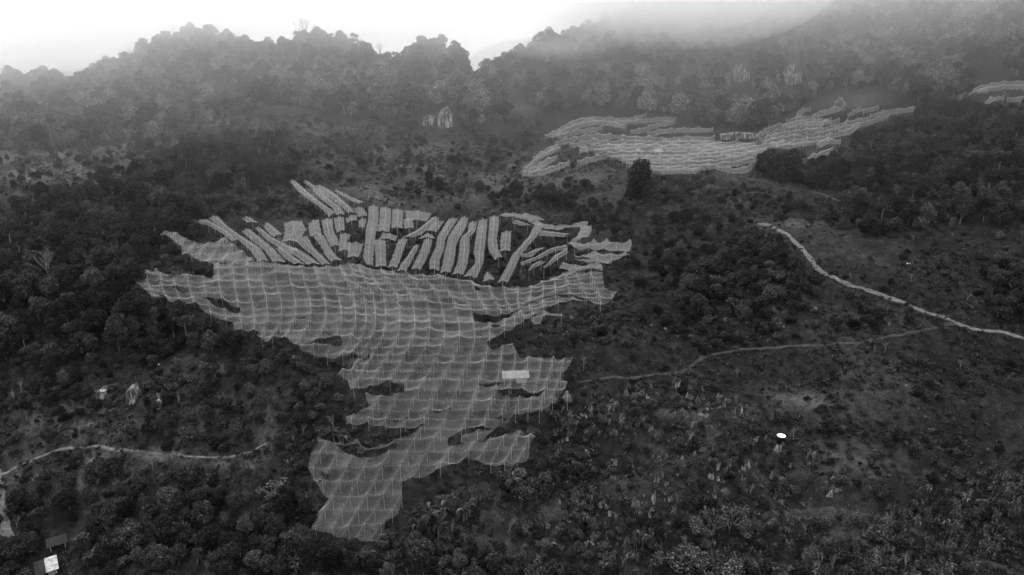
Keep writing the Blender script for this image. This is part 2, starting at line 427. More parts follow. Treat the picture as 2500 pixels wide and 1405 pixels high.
for i in range(3):   # low grass and weeds
    g = random.Random(70 + i); lv = []
    for k in range(12):
        a = g.uniform(0, 6.28); r = g.uniform(0, .5)
        lv.append(blade((math.cos(a * 3) * r, math.sin(a * 3) * r, -.05), (math.cos(a), math.sin(a), 0), g.uniform(.9, 2.0), g.uniform(.25, .5), g.uniform(.03, .06), 2, .6))
    reg('tuft', merge(lv), None, M_DRY, M_DRY)
for i in range(3):   # weeds with leaf clumps
    C, Q = lobes(5, .55, .16, .22, .3, 300 + i)
    reg('weed', leaf_cloud(C, Q, 120, .12, .3, 310 + i, .4), None, M_BUSH, M_BUSH)
for i in range(3):   # tall dry stalks
    g = random.Random(90 + i); lv = []
    for k in range(9):
        x, y = g.uniform(-.7, .7), g.uniform(-.7, .7); h = g.uniform(1.2, 2.2)
        lv.append(tube([(x, y, -.1), (x + g.uniform(-.15, .15), y + g.uniform(-.15, .15), h)], [.03, .015], 3))
        for q in range(5):
            a = g.uniform(0, 6.28); lv.append(blade((x, y, h * g.uniform(.3, .95)), (math.cos(a), math.sin(a), 0), .8, g.uniform(.4, .8), .045, 3, 1.3))
    reg('reed', merge(lv), None, M_REED, M_REED)
def rock_mesh(seed, sx, sy, sz, sub=3, n=7):
    g = random.Random(seed); parts = []
    lean = g.uniform(-.35, .35)
    for k in range(n):
        cx, cy = g.gauss(0, sx * .5), g.gauss(0, sy * .5); h = sz * g.uniform(.3, .95) * (1 - .3 * abs(cx) / sx); r = g.uniform(.32, .66) * (sx + sy) / 2; nv = g.choice([5, 6, 7]); lv = 5; V = []; Fc = []
        ph = g.uniform(0, 6.28); an = g.uniform(.35, .8)
        for j in range(lv + 1):
            f = j / lv; rad = r * (1.15 - .95 * f ** 1.5)
            for q in range(nv):
                t = ph + 6.2832 * q / nv; jit = 1 + g.uniform(-.28, .28)
                V.append((cx + math.cos(t) * rad * jit + lean * f * h * .5, cy + math.sin(t) * rad * an * jit, -.3 + f * (h + .3) + g.uniform(-.08, .08) * h))
        for j in range(lv):
            for q in range(nv): Fc.append((j * nv + q, j * nv + (q + 1) % nv, (j + 1) * nv + (q + 1) % nv, (j + 1) * nv + q))
        Fc.append(tuple(range(lv * nv, lv * nv + nv))); parts.append((V, Fc))
    V, Fc = merge(parts); return mesh('rock', V, Fc, M_ROCK)
for i in range(7):
    me = rock_mesh(i, [.9, .6, .8, .5, 1.1, .6, .45][i], [.7, .6, .5, .5, .7, .8, .4][i], [.7, 1.3, .9, 1.6, .6, 1.0, 1.9][i])
    PROTO.setdefault('rock', []).append({'crown': me, 'trunk': None, 'whole': bpy.data.objects.new('rock_whole', me)})
BASEH = {'tree': 10, 'ftree': 10, 'loose': 10.5, 'bush': 2.6, 'pale': 2.4, 'bare': 10, 'banana': 4, 'reed': 2, 'rock': 1.6, 'tuft': .5, 'weed': .5}

# ------------------------------------------------------------------ nets: outlines read off the picture
z1 = lambda L: [(300 + x / 3.846, 420 + y / 3.846) for x, y in L]
z2 = lambda L: [(900 + x / 3.846, 420 + y / 3.846) for x, y in L]
z3 = lambda L: [(300 + x / 3.846, 620 + y / 3.846) for x, y in L]
z4 = lambda L: [(900 + x / 3.846, 620 + y / 3.846) for x, y in L]
z5 = lambda L: [(700 + x / 2.7013, 820 + y / 2.7013) for x, y in L]
z6 = lambda L: [(1250 + x / 2, 160 + y / 2) for x, y in L]
MAIN = (z3([(100, 240), (140, 155), (290, 150), (305, 120), (345, 165), (400, 178), (470, 175), (540, 165), (620, 188), (720, 195), (780, 205), (830, 212), (850, 170), (850, 80), (1000, 82), (1130, 80), (1230, 72),
            (1300, 70), (1420, 85), (1550, 97), (1700, 105), (1850, 108), (2010, 98), (2140, 78), (2250, 88), (2330, 128)])
        + z4([(120, 140), (235, 152), (250, 172), (355, 170), (380, 188), (490, 186), (580, 194), (660, 188), (740, 212), (800, 228), (930, 236), (990, 272), (1060, 285), (1140, 292), (1210, 300), (1330, 297), (1420, 305),
              (1540, 298), (1600, 262), (1700, 230), (1790, 208), (1890, 180), (1960, 172), (2005, 165), (2060, 178), (2130, 155), (2195, 172), (2205, 240), (2222, 312), (2270, 342), (2335, 340), (2290, 420), (2270, 440), (2200, 465),
              (2130, 462), (2050, 418), (1990, 392), (1900, 375), (1830, 363), (1740, 378), (1660, 392), (1580, 425), (1480, 470), (1420, 505), (1330, 548), (1200, 562), (1080, 560), (980, 545), (990, 635), (1090, 650), (1180, 645), (1250, 620), (1340, 575),
              (1450, 500), (1560, 440), (1680, 395), (1800, 392), (1930, 412), (2010, 430), (2060, 440), (1990, 442), (1880, 440), (1760, 470), (1640, 512), (1580, 560), (1500, 602), (1420, 640), (1330, 700), (1220, 740), (1110, 830), (1115, 862),
              (1165, 885), (1250, 850), (1350, 820), (1375, 880), (1415, 950)])
        + z5([(1560, 130), (1700, 140), (1800, 140), (1895, 130), (1868, 185), (1815, 240), (1830, 275), (1850, 290), (1842, 330), (1808, 382), (1780, 430), (1720, 465), (1680, 488), (1620, 500), (1560, 510), (1510, 508), (1470, 520), (1400, 528),
              (1380, 525), (1350, 540), (1420, 552), (1483, 543), (1440, 575), (1380, 592), (1280, 608), (1225, 605), (1190, 600), (1120, 630), (1065, 655), (1060, 700), (1095, 715), (1180, 695), (1295, 690), (1370, 668), (1420, 655), (1470, 645), (1523, 615), (1580, 642), (1645, 655), (1605, 710), (1600, 780),
              (1580, 815), (1500, 840), (1430, 850), (1350, 846), (1270, 828), (1197, 795), (1130, 830), (1040, 860), (1000, 885), (930, 908), (820, 922), (760, 945), (758, 1020), (755, 1090), (735, 1150), (650, 1215), (645, 1260), (600, 1340), (550, 1348), (480, 1340), (400, 1320),
              (330, 1305), (270, 1285), (262, 1272), (155, 1278), (200, 1172), (240, 1110), (275, 1065), (230, 1020), (190, 965), (160, 900), (140, 860), (150, 790), (205, 692), (200, 648), (250, 672), (320, 694), (385, 712), (420, 705), (465, 690),
              (500, 720), (540, 735), (580, 728), (615, 712), (670, 708), (735, 682), (810, 655), (870, 610), (900, 590), (920, 578), (860, 590), (800, 605), (740, 612), (650, 605), (590, 590), (530, 570), (450, 585), (390, 575), (388, 522), (455, 512), (500, 480),
              (545, 448), (530, 420), (518, 368), (600, 386), (680, 390), (722, 370), (775, 368), (772, 310), (655, 292), (600, 318), (520, 340), (420, 352), (400, 280), (335, 247), (355, 215), (400, 216), (432, 200), (450, 140), (545, 138), (548, 100)])
        + z3([(2315, 905), (2260, 965), (2180, 945), (2080, 952), (1950, 955), (1870, 955), (1800, 940), (1690, 890), (1620, 840), (1560, 790), (1440, 768), (1370, 825), (1310, 800), (1255, 742), (1290, 718), (1200, 705), (1100, 695), (1040, 690), (1035, 630),
              (920, 600), (850, 585), (780, 550), (720, 500), (690, 455), (620, 460), (540, 440), (440, 440), (320, 460), (240, 360), (160, 295)]))
HOLES = [z3([(740, 405), (840, 405), (960, 440), (1040, 490), (1100, 505), (1105, 555), (1030, 535), (960, 510), (880, 490), (810, 440)]),
         z3([(1700, 832), (1790, 800), (1830, 780), (1950, 770), (2040, 775), (2062, 820), (2040, 858), (1960, 855), (1880, 842), (1780, 845)]),
         z4([(985, 310), (1050, 325), (1045, 345), (1005, 345)]),
         z5([(1385, 360), (1460, 362), (1540, 352), (1600, 362), (1705, 360), (1670, 385), (1610, 398), (1540, 394), (1460, 396), (1410, 380)]),
         z5([(1250, 315), (1320, 308), (1410, 300), (1400, 322), (1330, 328), (1290, 326)]),
         z5([(945, 492), (1010, 496), (1095, 465), (1060, 488), (1000, 502)]),
         z5([(665, 540), (740, 545), (815, 520), (770, 548), (720, 556)]),
         z5([(315, 712), (350, 720), (385, 722), (430, 716), (470, 718), (540, 745), (600, 735), (670, 722), (730, 706), (720, 735), (690, 750), (650, 768), (600, 780), (540, 796), (470, 792), (420, 780), (370, 752)]),
         z5([(1075, 712), (1065, 700), (1140, 692), (1130, 700)]),
         z3([(1225, 430), (1290, 440), (1360, 430), (1290, 448)]), z3([(1610, 590), (1740, 582), (1700, 596)]), z3([(1100, 505), (1160, 512), (1230, 498), (1180, 518)]),
         z3([(430, 300), (500, 310), (590, 342), (560, 350), (500, 325)]),
         z4([(145, 425), (230, 430), (290, 425), (250, 440), (190, 436)]), z4([(340, 487), (400, 480), (470, 484)]), z4([(1150, 310), (1300, 312), (1320, 320), (1200, 326)]),
         z4([(1150, 672), (1190, 655), (1240, 665), (1200, 690), (1150, 690)])]
RR = [0, 3, 5, 7, 9, 11, 13, 15, 17, 19, 21, 23, 25, 27, 29]
CTRL = [
 {-7:(330,640),-3:(455,642),0:(569,636),4:(703,636),8:(826,634),11:(903,655),14:(990,662),17:(1100,662),19:(1188,680),22:(1290,688),25:(1375,660),28:(1460,645)},
 {-7:(325,680),-3:(458,688),0:(571,685),4:(708,682),8:(850,687),11:(918,692),14:(1015,692),17:(1118,692),19:(1197,702),22:(1300,705),25:(1385,685),28:(1478,675)},
 {-7:(335,705),-3:(465,712),0:(578,722),4:(720,715),8:(864,718),11:(936,718),14:(1038,722),17:(1140,730),19:(1209,732),22:(1290,728),25:(1390,703),28:(1490,705)},
 {-7:(350,735),-3:(475,740),0:(584,757),4:(722,748),8:(870,750),11:(940,752),14:(1047,752),17:(1150,757),19:(1225,757),22:(1290,748),25:(1400,722),28:(1500,730)},
 {-7:(370,765),-3:(480,775),0:(590,790),4:(715,785),8:(871,785),11:(938,787),14:(1050,785),17:(1157,790),19:(1235,780),22:(1300,765),25:(1400,745),28:(1500,755)},
 {-7:(380,815),-3:(480,820),0:(590,825),4:(690,825),8:(860,820),11:(930,825),14:(1047,822),17:(1160,825),19:(1232,815),22:(1320,810),28:(1510,800)},
 {-3:(430,860),0:(540,862),4:(670,862),8:(840,862),11:(905,865),14:(1028,865),17:(1150,865),19:(1225,862),22:(1325,862),25:(1410,860),28:(1500,858)},
 {0:(520,900),8:(815,900),11:(880,905),14:(1008,905),17:(1130,903),19:(1219,905),22:(1318,903),25:(1395,905),28:(1480,905)},
 {0:(500,945),8:(790,945),11:(862,948),14:(975,950),17:(1113,953),19:(1212,953),22:(1305,950),25:(1380,950),28:(1460,950)},
 {0:(480,1000),8:(750,1000),11:(830,1000),14:(950,1000),17:(1092,1000),19:(1195,1000),22:(1290,1000),25:(1370,1000),28:(1450,1000)},
 {0:(460,1045),8:(725,1045),11:(805,1045),14:(930,1045),17:(1075,1045),19:(1180,1045),22:(1275,1045),25:(1360,1045),28:(1440,1045)},
 {0:(430,1105),8:(690,1105),11:(780,1105),14:(903,1105),17:(1042,1100),19:(1148,1098),22:(1250,1095),25:(1340,1090),28:(1430,1085)},
 {0:(400,1175),8:(650,1175),11:(745,1175),14:(873,1172),17:(1000,1168),19:(1110,1165),22:(1215,1160),25:(1310,1155),28:(1400,1150)},
 {0:(370,1245),8:(610,1245),11:(710,1245),14:(835,1245),17:(955,1240),19:(1065,1235),22:(1170,1230),25:(1270,1225),28:(1360,1220)},
 {0:(330,1325),8:(560,1325),11:(660,1325),14:(790,1325),17:(900,1320),19:(1005,1315),22:(1110,1310),25:(1210,1305),28:(1300,1300)}]
SUBD = 6
cc = np.arange(-7, 28.001, 1 / SUBD); rr = np.arange(0, 29.001, 1 / SUBD)
tu = []
for row in CTRL:
    ks = sorted(row); tu.append([np.interp(cc, ks, [row[k][0] for k in ks]), np.interp(cc, ks, [row[k][1] for k in ks])])
tu = np.array(tu)
WG = np.stack([np.stack([np.interp(rr, RR, tu[:, d, i]) for i in range(len(cc))], 0) for d in (0, 1)], -1)
WG = np.stack([blur(blur(WG[..., d], 13, 0), 11, 1) for d in (0, 1)], -1)
def cusp(x): return np.abs(np.sin(np.pi * x)) ** 0.75
NODEH = rng.normal(0, .22, (80, 80))
def net_h(c, r, H=3.2, sag=.62):
    ci = np.floor(c).astype(int); ri = np.floor(r).astype(int); a = c - ci; b = r - ri
    nh = (NODEH[ci, ri] * (1 - a) + NODEH[ci + 1, ri] * a) * (1 - b) + (NODEH[ci, ri + 1] * (1 - a) + NODEH[ci + 1, ri + 1] * a) * b
    k = NODEH[(ci * 7 + ri * 3) % 70, (ri * 5) % 70]
    return H + nh - sag * (1 + 1.3 * k) * (0.46 * cusp(a) + 0.15 * cusp(b) + .3 * np.sin(np.pi * a) * np.sin(np.pi * b))
def lift(U, V, Hs, H=3.2):
    out = []
    for u, v, h in zip(U, V, Hs):
        p = at_px(u, v, H, True); out.append((p.x, p.y, p.z - H + h))
    return out
def densify(poly, step):
    out = []
    for i in range(len(poly)):
        a = poly[i]; b = poly[(i + 1) % len(poly)]; n = max(1, int(math.hypot(a[0] - b[0], a[1] - b[1]) / step))
        for k in range(n): out.append((a[0] + (b[0] - a[0]) * k / n, a[1] + (b[1] - a[1]) * k / n))
    return out
def pole_obj(u, v, parent, top=None, r=.04):
    p = top if top is not None else at_px(u, v, 3.2, True)
    g = gz(p[0], p[1])
    L = p[2] - g + .25
    V, Fc = tube([(0, 0, -.3), (0, 0, L)], [r, r * .8], 5)
    o = add('pole', mesh('pole', V, Fc, M_POLE)); o.parent = parent
    o.location = (p[0], p[1], g); return o
def poly_net(name, outline, holes, C, Rw, PU, PV, label, group, mat=M_NET, H=3.2, sag=.62, seam=True, maxpole=100, rootname=None, step=4.0, seamw=.09):
    """a net over poles; C, Rw the cable coordinates of every sample point PU, PV (2-D arrays)"""
    m = pip(outline, PU, PV)
    for h in holes: m &= ~pip(h, PU, PV)
    # drop samples too close to the rim
    rim = densify(outline, step); rims = [rim] + [densify(h, 2.0) for h in holes]
    allr = np.array([q for r_ in rims for q in r_])
    su, sv, sc, sr = PU[m], PV[m], C[m], Rw[m]
    key = set((int(a / 1.2), int(b / 1.2)) for a, b in allr)
    keep = np.array([(int(a / 1.2), int(b / 1.2)) not in key for a, b in zip(su, sv)], bool)
    su, sv, sc, sr = su[keep], sv[keep], sc[keep], sr[keep]
    fU, fV, fC, fR = PU.ravel(), PV.ravel(), C.ravel(), Rw.ravel()
    rc = []; 
    for a, b in allr:
        k = np.argmin((fU - a) ** 2 + (fV - b) ** 2); rc.append((fC[k], fR[k]))
    rc = np.array(rc)
    U = np.concatenate([allr[:, 0], su]); V = np.concatenate([allr[:, 1], sv])
    CC = np.concatenate([rc[:, 0], sc]); RC = np.concatenate([rc[:, 1], sr])
    edges = []; o = 0
    for r_ in rims:
        n = len(r_); edges += [(o + i, o + (i + 1) % n) for i in range(n)]; o += n
    vc, _, fc, ov, _, _ = delaunay_2d_cdt([Vector((a, b)) for a, b in zip(U, V)], edges, [], 0, 1e-3)
    Hs = net_h(CC, RC, H, sag)
    v2u = np.array([[q.x, q.y] for q in vc]); h2 = np.array([Hs[x[0]] if x else H for x in ov])
    # new crossing points take their neighbour's height
    for i, x in enumerate(ov):
        if not x:
            k = np.argmin((U - v2u[i, 0]) ** 2 + (V - v2u[i, 1]) ** 2); h2[i] = Hs[k]
    P = lift(v2u[:, 0], v2u[:, 1], h2, H)
    fc = np.array([f for f in fc if len(f) == 3]); cen = v2u[fc].mean(1)
    k = pip(outline, cen[:, 0], cen[:, 1])
    for h in holes: k &= ~pip(h, cen[:, 0], cen[:, 1])
    root = bpy.data.objects.new(rootname or 'net_canopy', None); COL.objects.link(root)
    c0 = np.mean(np.array(P), 0); c0 = Vector((c0[0], c0[1], gz(c0[0], c0[1])))
    root.location = c0; tag(root, label, 'net', group)
    P = np.array(P)
    # folds where cloth bunches: tiny wrinkles
    P[:, 2] += np.array([.10 * mnoise.noise(Vector((p[0] * .35, p[1] * 2.2, 3))) for p in P])
    sm = mesh('net_sheet', P - np.array(c0), fc[k], mat, True); sh = add('net_sheet', sm, root)
    ia = np.array([x[0] if x else 0 for x in ov]); ca_, ra_ = CC[ia], RC[ia]; fa, fb = ca_ % 1, ra_ % 1
    dn = 0.88 + .42 * np.exp(-np.minimum(fa, 1 - fa) / .11) * (1 + 2 * NODEH[ca_.astype(int) % 70, 3]) + .26 * np.exp(-np.minimum(fb, 1 - fb) / .12) + .75 * NODEH[(ca_.astype(int) * 3) % 70, ra_.astype(int) % 70]
    aa = sm.attributes.new('weave', 'FLOAT', 'POINT'); aa.data.foreach_set('value', dn.astype(np.float32))
    # seams along the cables
    if seam:
        SV = []; SF = []
        n0, n1 = PU.shape
        def run(idx):
            pts = []
            for (i, j) in idx:
                if m[i, j]:
                    q = lift([PU[i, j]], [PV[i, j]], net_h(np.array([C[i, j]]), np.array([Rw[i, j]]), H, sag), H)[0]; pts.append(Vector(q))
                else:
                    flush(pts); pts = []
            flush(pts)
        def flush(pts):
            if len(pts) < 3: return
            b0 = len(SV)
            for k_, p in enumerate(pts):
                d = pts[min(k_ + 1, len(pts) - 1)] - pts[max(0, k_ - 1)]; s = Vector((-d.y, d.x, 0)); s = s.normalized() * seamw if s.length else Vector((seamw, 0, 0))
                up = Vector((0, 0, .05)); SV.extend([p - s + up * .4 - c0, p + up * 2.2 - c0, p + s + up * .4 - c0])
            for k_ in range(len(pts) - 1):
                a = b0 + 3 * k_; SF.extend([(a, a + 1, a + 4, a + 3), (a + 1, a + 2, a + 5, a + 4)])
        for i in range(0, n0, SUBD): run([(i, j) for j in range(n1)])
        for j in range(0, n1, SUBD): run([(i, j) for i in range(n0)])
        if SV: add('grid_seam', mesh('grid_seam', SV, SF, M_SEAM, True), root)
    # poles under the cable crossings
    nodes = [(PU[i, j], PV[i, j], C[i, j], Rw[i, j]) for i in range(0, PU.shape[0], SUBD) for j in range(0, PU.shape[1], SUBD) if m[i, j]]
    nodes.sort(key=lambda q: -q[1])
    rest = []
    for k_, (a, b, c, r) in enumerate(nodes):
        q = lift([a], [b], net_h(np.array([c]), np.array([r]), H, sag), H)[0]
        if k_ < maxpole: 
            p = pole_obj(0, 0, root, q); p.location = Vector(p.location) - c0
        else:
            g = gz(q[0], q[1]); rest.append(tube([(q[0] - c0.x, q[1] - c0.y, g - .3 - c0.z), (q[0] - c0.x, q[1] - c0.y, q[2] + .2 - c0.z)], [.03, .03], 4))
    if rest:
        v, f = merge(rest); tag(add('pole', mesh('poles_rest', v, f, M_POLE), root), kind='stuff')
    return root
CG, RG = np.meshgrid(cc, rr, indexing='ij')
poly_net('main', MAIN, HOLES, CG + 10, RG, WG[..., 0], WG[..., 1],
         'huge translucent net canopy spread over the middle of the slope, with a long tail', None)
def auto_net(outline, label, group, mat=M_NET, H=3.0, sag=.6, bay=4.0, holes=(), rot=0.0, seam=True):
    us = [p[0] for p in outline]; vs_ = [p[1] for p in outline]; cu_, cv_ = sum(us) / len(us), sum(vs_) / len(vs_)
    c0 = at_px(cu_, cv_, H, True)
    # bays aligned to the world, sampled on the ground then projected back
    W = [at_px(a, b, H, True) for a, b in outline]
    ca, sa = math.cos(rot), math.sin(rot)
    X = [(p.x - c0.x) * ca + (p.y - c0.y) * sa for p in W]; Y = [-(p.x - c0.x) * sa + (p.y - c0.y) * ca for p in W]
    st = bay / SUBD
    i0, i1 = math.floor(min(X) / bay) * SUBD, math.ceil(max(X) / bay) * SUBD; j0, j1 = math.floor(min(Y) / bay) * SUBD, math.ceil(max(Y) / bay) * SUBD
    I, J = np.meshgrid(np.arange(i0, i1 + 1), np.arange(j0, j1 + 1), indexing='ij')
    x = c0.x + (I * st) * ca - (J * st) * sa; y = c0.y + (I * st) * sa + (J * st) * ca
    z = np.array([[(lambda h: h[0].z + H if h[0] else c0.z)(smooth_bvh.ray_cast(Vector((a, b, 400)), Vector((0, 0, -1)))) for a, b in zip(ra, rb)] for ra, rb in zip(x, y)])
    PU, PV = proj(np.stack([x, y, z], -1))
    return poly_net('n', outline, list(holes), I / SUBD + 30, J / SUBD + 30, PU, PV, label, group, mat, H, sag, seam, 100, 'net_cover', 3.0, .09)
auto_net(z1([(345, 543), (420, 548), (490, 556), (560, 600), (650, 640), (740, 655), (820, 650), (880, 640), (910, 615), (950, 600), (985, 630), (1030, 668), (1085, 705), (1140, 750), (1190, 785), (1238, 818), (1160, 842), (1060, 850), (960, 850), (860, 848), (800, 835),
             (740, 822), (680, 812), (620, 760), (550, 752), (550, 692), (490, 650), (430, 600), (395, 580), (350, 590)]),
         'wide pale net sheet tapering to a point beside a lone pole, left of the strips', 'net sheets beside the main canopy')
auto_net(z2([(1215, 410), (1245, 395), (1280, 370), (1330, 385), (1390, 380), (1440, 388), (1480, 373), (1520, 390), (1580, 405), (1640, 418), (1655, 430), (1590, 440), (1640, 465), (1700, 488), (1760, 492), (1800, 480), (1850, 492), (1900, 487), (1960, 475), (2000, 460), (2030, 448), (2065, 450), (2050, 488), (2095, 510), (2090, 550), (2060, 600),
              (2000, 625), (1940, 650), (1860, 680), (1900, 640), (1950, 600), (1985, 550), (1990, 512), (1900, 500), (1840, 512), (1780, 530), (1720, 530), (1660, 520), (1600, 490), (1540, 465), (1480, 440), (1420, 425), (1360, 415), (1280, 412)]),
         'long bright net band arching along the top right of the strips', 'net sheets beside the main canopy', M_NETS)
auto_net(z2([(1895, 662), (1960, 640), (2020, 652), (2080, 645), (2120, 602), (2140, 638), (2180, 655), (2210, 640), (2237, 600), (2262, 640), (2330, 662), (2410, 658), (2460, 622), (2472, 690), (2440, 735), (2400, 728), (2330, 722), (2260, 722), (2200, 712), (2130, 718), (2050, 702), (1980, 715), (1930, 708)]),
         'spiky topmost net sheet at the far right end of the strips', 'net sheets beside the main canopy', M_NETS)
auto_net(z2([(1918, 745), (1980, 775), (2040, 755), (2110, 725), (2160, 748), (2200, 762), (2270, 755), (2340, 765), (2400, 752), (2450, 770), (2380, 790), (2320, 812), (2250, 842), (2180, 838), (2120, 825), (2060, 835), (1990, 818), (1930, 800), (2000, 808), (2080, 800), (2060, 785), (1960, 785)]),
         'narrow draped net sheet below the spiky one at the right end', 'net sheets beside the main canopy', M_NETS)
auto_net(z2([(1785, 892), (1830, 820), (1880, 845), (1960, 862), (2010, 868), (2070, 858), (2120, 840), (2160, 822), (2192, 860), (2198, 915), (2150, 905), (2100, 902), (2020, 905), (1950, 930), (1880, 950), (1800, 985), (1720, 1010), (1690, 995), (1760, 965), (1850, 930), (1890, 900)]),
         'draped net sheet just above the right arm of the large canopy', 'net sheets beside the main canopy', M_NETS)
auto_net(z5([(1145, 690), (1150, 660), (1175, 635), (1215, 628), (1260, 615), (1320, 612), (1370, 595), (1378, 608), (1330, 642), (1290, 680), (1220, 690)]),
         'small dark net flap hanging in a gap near the canopy tail', 'net sheets beside the main canopy')
auto_net(z5([(1815, 395), (1850, 350), (1882, 410), (1878, 428), (1840, 428)]), 'tiny loose net corner hanging off the right edge of the large canopy', 'net sheets beside the main canopy')
auto_net(z4([(1630, 515), (1720, 540), (1800, 560), (1840, 585), (1700, 565), (1640, 580), (1610, 640), (1560, 645), (1520, 600), (1560, 560)]), 'torn net sagging below the right arm of the canopy', 'net sheets beside the main canopy')

def ordn(i): return ['first', 'second', 'third', 'fourth', 'fifth', 'sixth', 'seventh', 'eighth', 'ninth', 'tenth', 'eleventh', 'twelfth', 'thirteenth', 'fourteenth', 'fifteenth', 'sixteenth', 'seventeenth', 'eighteenth', 'nineteenth', 'twentieth'][i]
def strip_net(secs, H=2.7, rise=.42, bay=3.6):
    """a narrow tent of net: secs = left and right rim points down its length"""
    L = [at_px(a, b, H, True) for a, b, c, d in secs]; Q = [at_px(c, d, H, True) for a, b, c, d in secs]
    # resample along the length
    mid = [(l + q) / 2 for l, q in zip(L, Q)]; s = [0]
    for i in range(1, len(mid)): s.append(s[-1] + (mid[i] - mid[i - 1]).length)
    T = s[-1]; nb = max(1, round(T / bay)); n = nb * 6; t = np.linspace(0, T, n + 1)
    A = np.stack([np.interp(t, s, [p[k] for p in L]) for k in range(3)], 1); B = np.stack([np.interp(t, s, [p[k] for p in Q]) for k in range(3)], 1)
    if len(t) > 8:
        k5 = np.array([1, 2, 3, 2, 1]) / 9
        for Z in (A, B):
            for c in range(3): Z[2:-2, c] = np.convolve(Z[:, c], k5, 'valid')
    M = 9; V = []; tops = []
    for i in range(n + 1):
        ph = (i % 6) / 6; cz = math.sin(math.pi * ph) ** .8; jit = NODEH[i // 6, 5]
        for j in range(M):
            f = j / (M - 1); e = abs(f - .5) * 2
            inn = (.03 + .03 * cz) * (1 if f < .5 else -1) * e
            p = A[i] * (1 - f - inn) + B[i] * (f + inn)
            z = rise * (1 - e) ** 1.2 * (1 - .06 * cz) + (.09 + jit * .3) * (1 - cz) * (1 - e) ** 2 - .05 * cz - .10 * math.sin(math.pi * min(1, e))
            V.append((p[0], p[1], p[2] + z + .09 * mnoise.noise(Vector((p[0] * .7, p[1] * .9, 0)))))
        if i % 6 == 0: tops.append(V[-1 - M // 2])
    return V, grid_faces(n + 1, M), tops, n, M
def place_strip(secs, label, group, name='net_strip', sag_seam=True, **kw):
    V, Fc, tops, n, M = strip_net(secs, **kw)
    V = np.array(V); c0 = V.mean(0); c0[2] = gz(c0[0], c0[1])
    root = bpy.data.objects.new(name, None); COL.objects.link(root); root.location = tuple(c0); tag(root, label, 'net', group)
    add('net_sheet', mesh('net_sheet', V - c0, Fc, M_NETS, True), root)
    SV = []; SF = []
    for line in [[i * M + M // 2 for i in range(n + 1)]] + [[i * M + j for j in range(M)] for i in (0, n)]:
        b0 = len(SV); pts = [Vector(V[k] - c0) for k in line]
        for k_, p in enumerate(pts):
            d = pts[min(k_ + 1, len(pts) - 1)] - pts[max(0, k_ - 1)]; s = Vector((-d.y, d.x, 0)); s = s.normalized() * .07 if s.length else Vector((.07, 0, 0))
            SV.extend([p - s + Vector((0, 0, .02)), p + Vector((0, 0, .10)), p + s + Vector((0, 0, .02))])
        for k_ in range(len(pts) - 1):
            a = b0 + 3 * k_; SF.extend([(a, a + 1, a + 4, a + 3), (a + 1, a + 2, a + 5, a + 4)])
    add('grid_seam', mesh('grid_seam', SV, SF, M_SEAMS, True), root)
    for q in tops:
        p = pole_obj(0, 0, root, q); p.location = Vector(p.location) - Vector(c0)
    return root
def zs(secs, z):
    out = []
    for a, b, c, d in secs:
        (p, q), (r_, s_) = z([(a, b), (c, d)]); out.append((p, q, r_, s_))
    return out
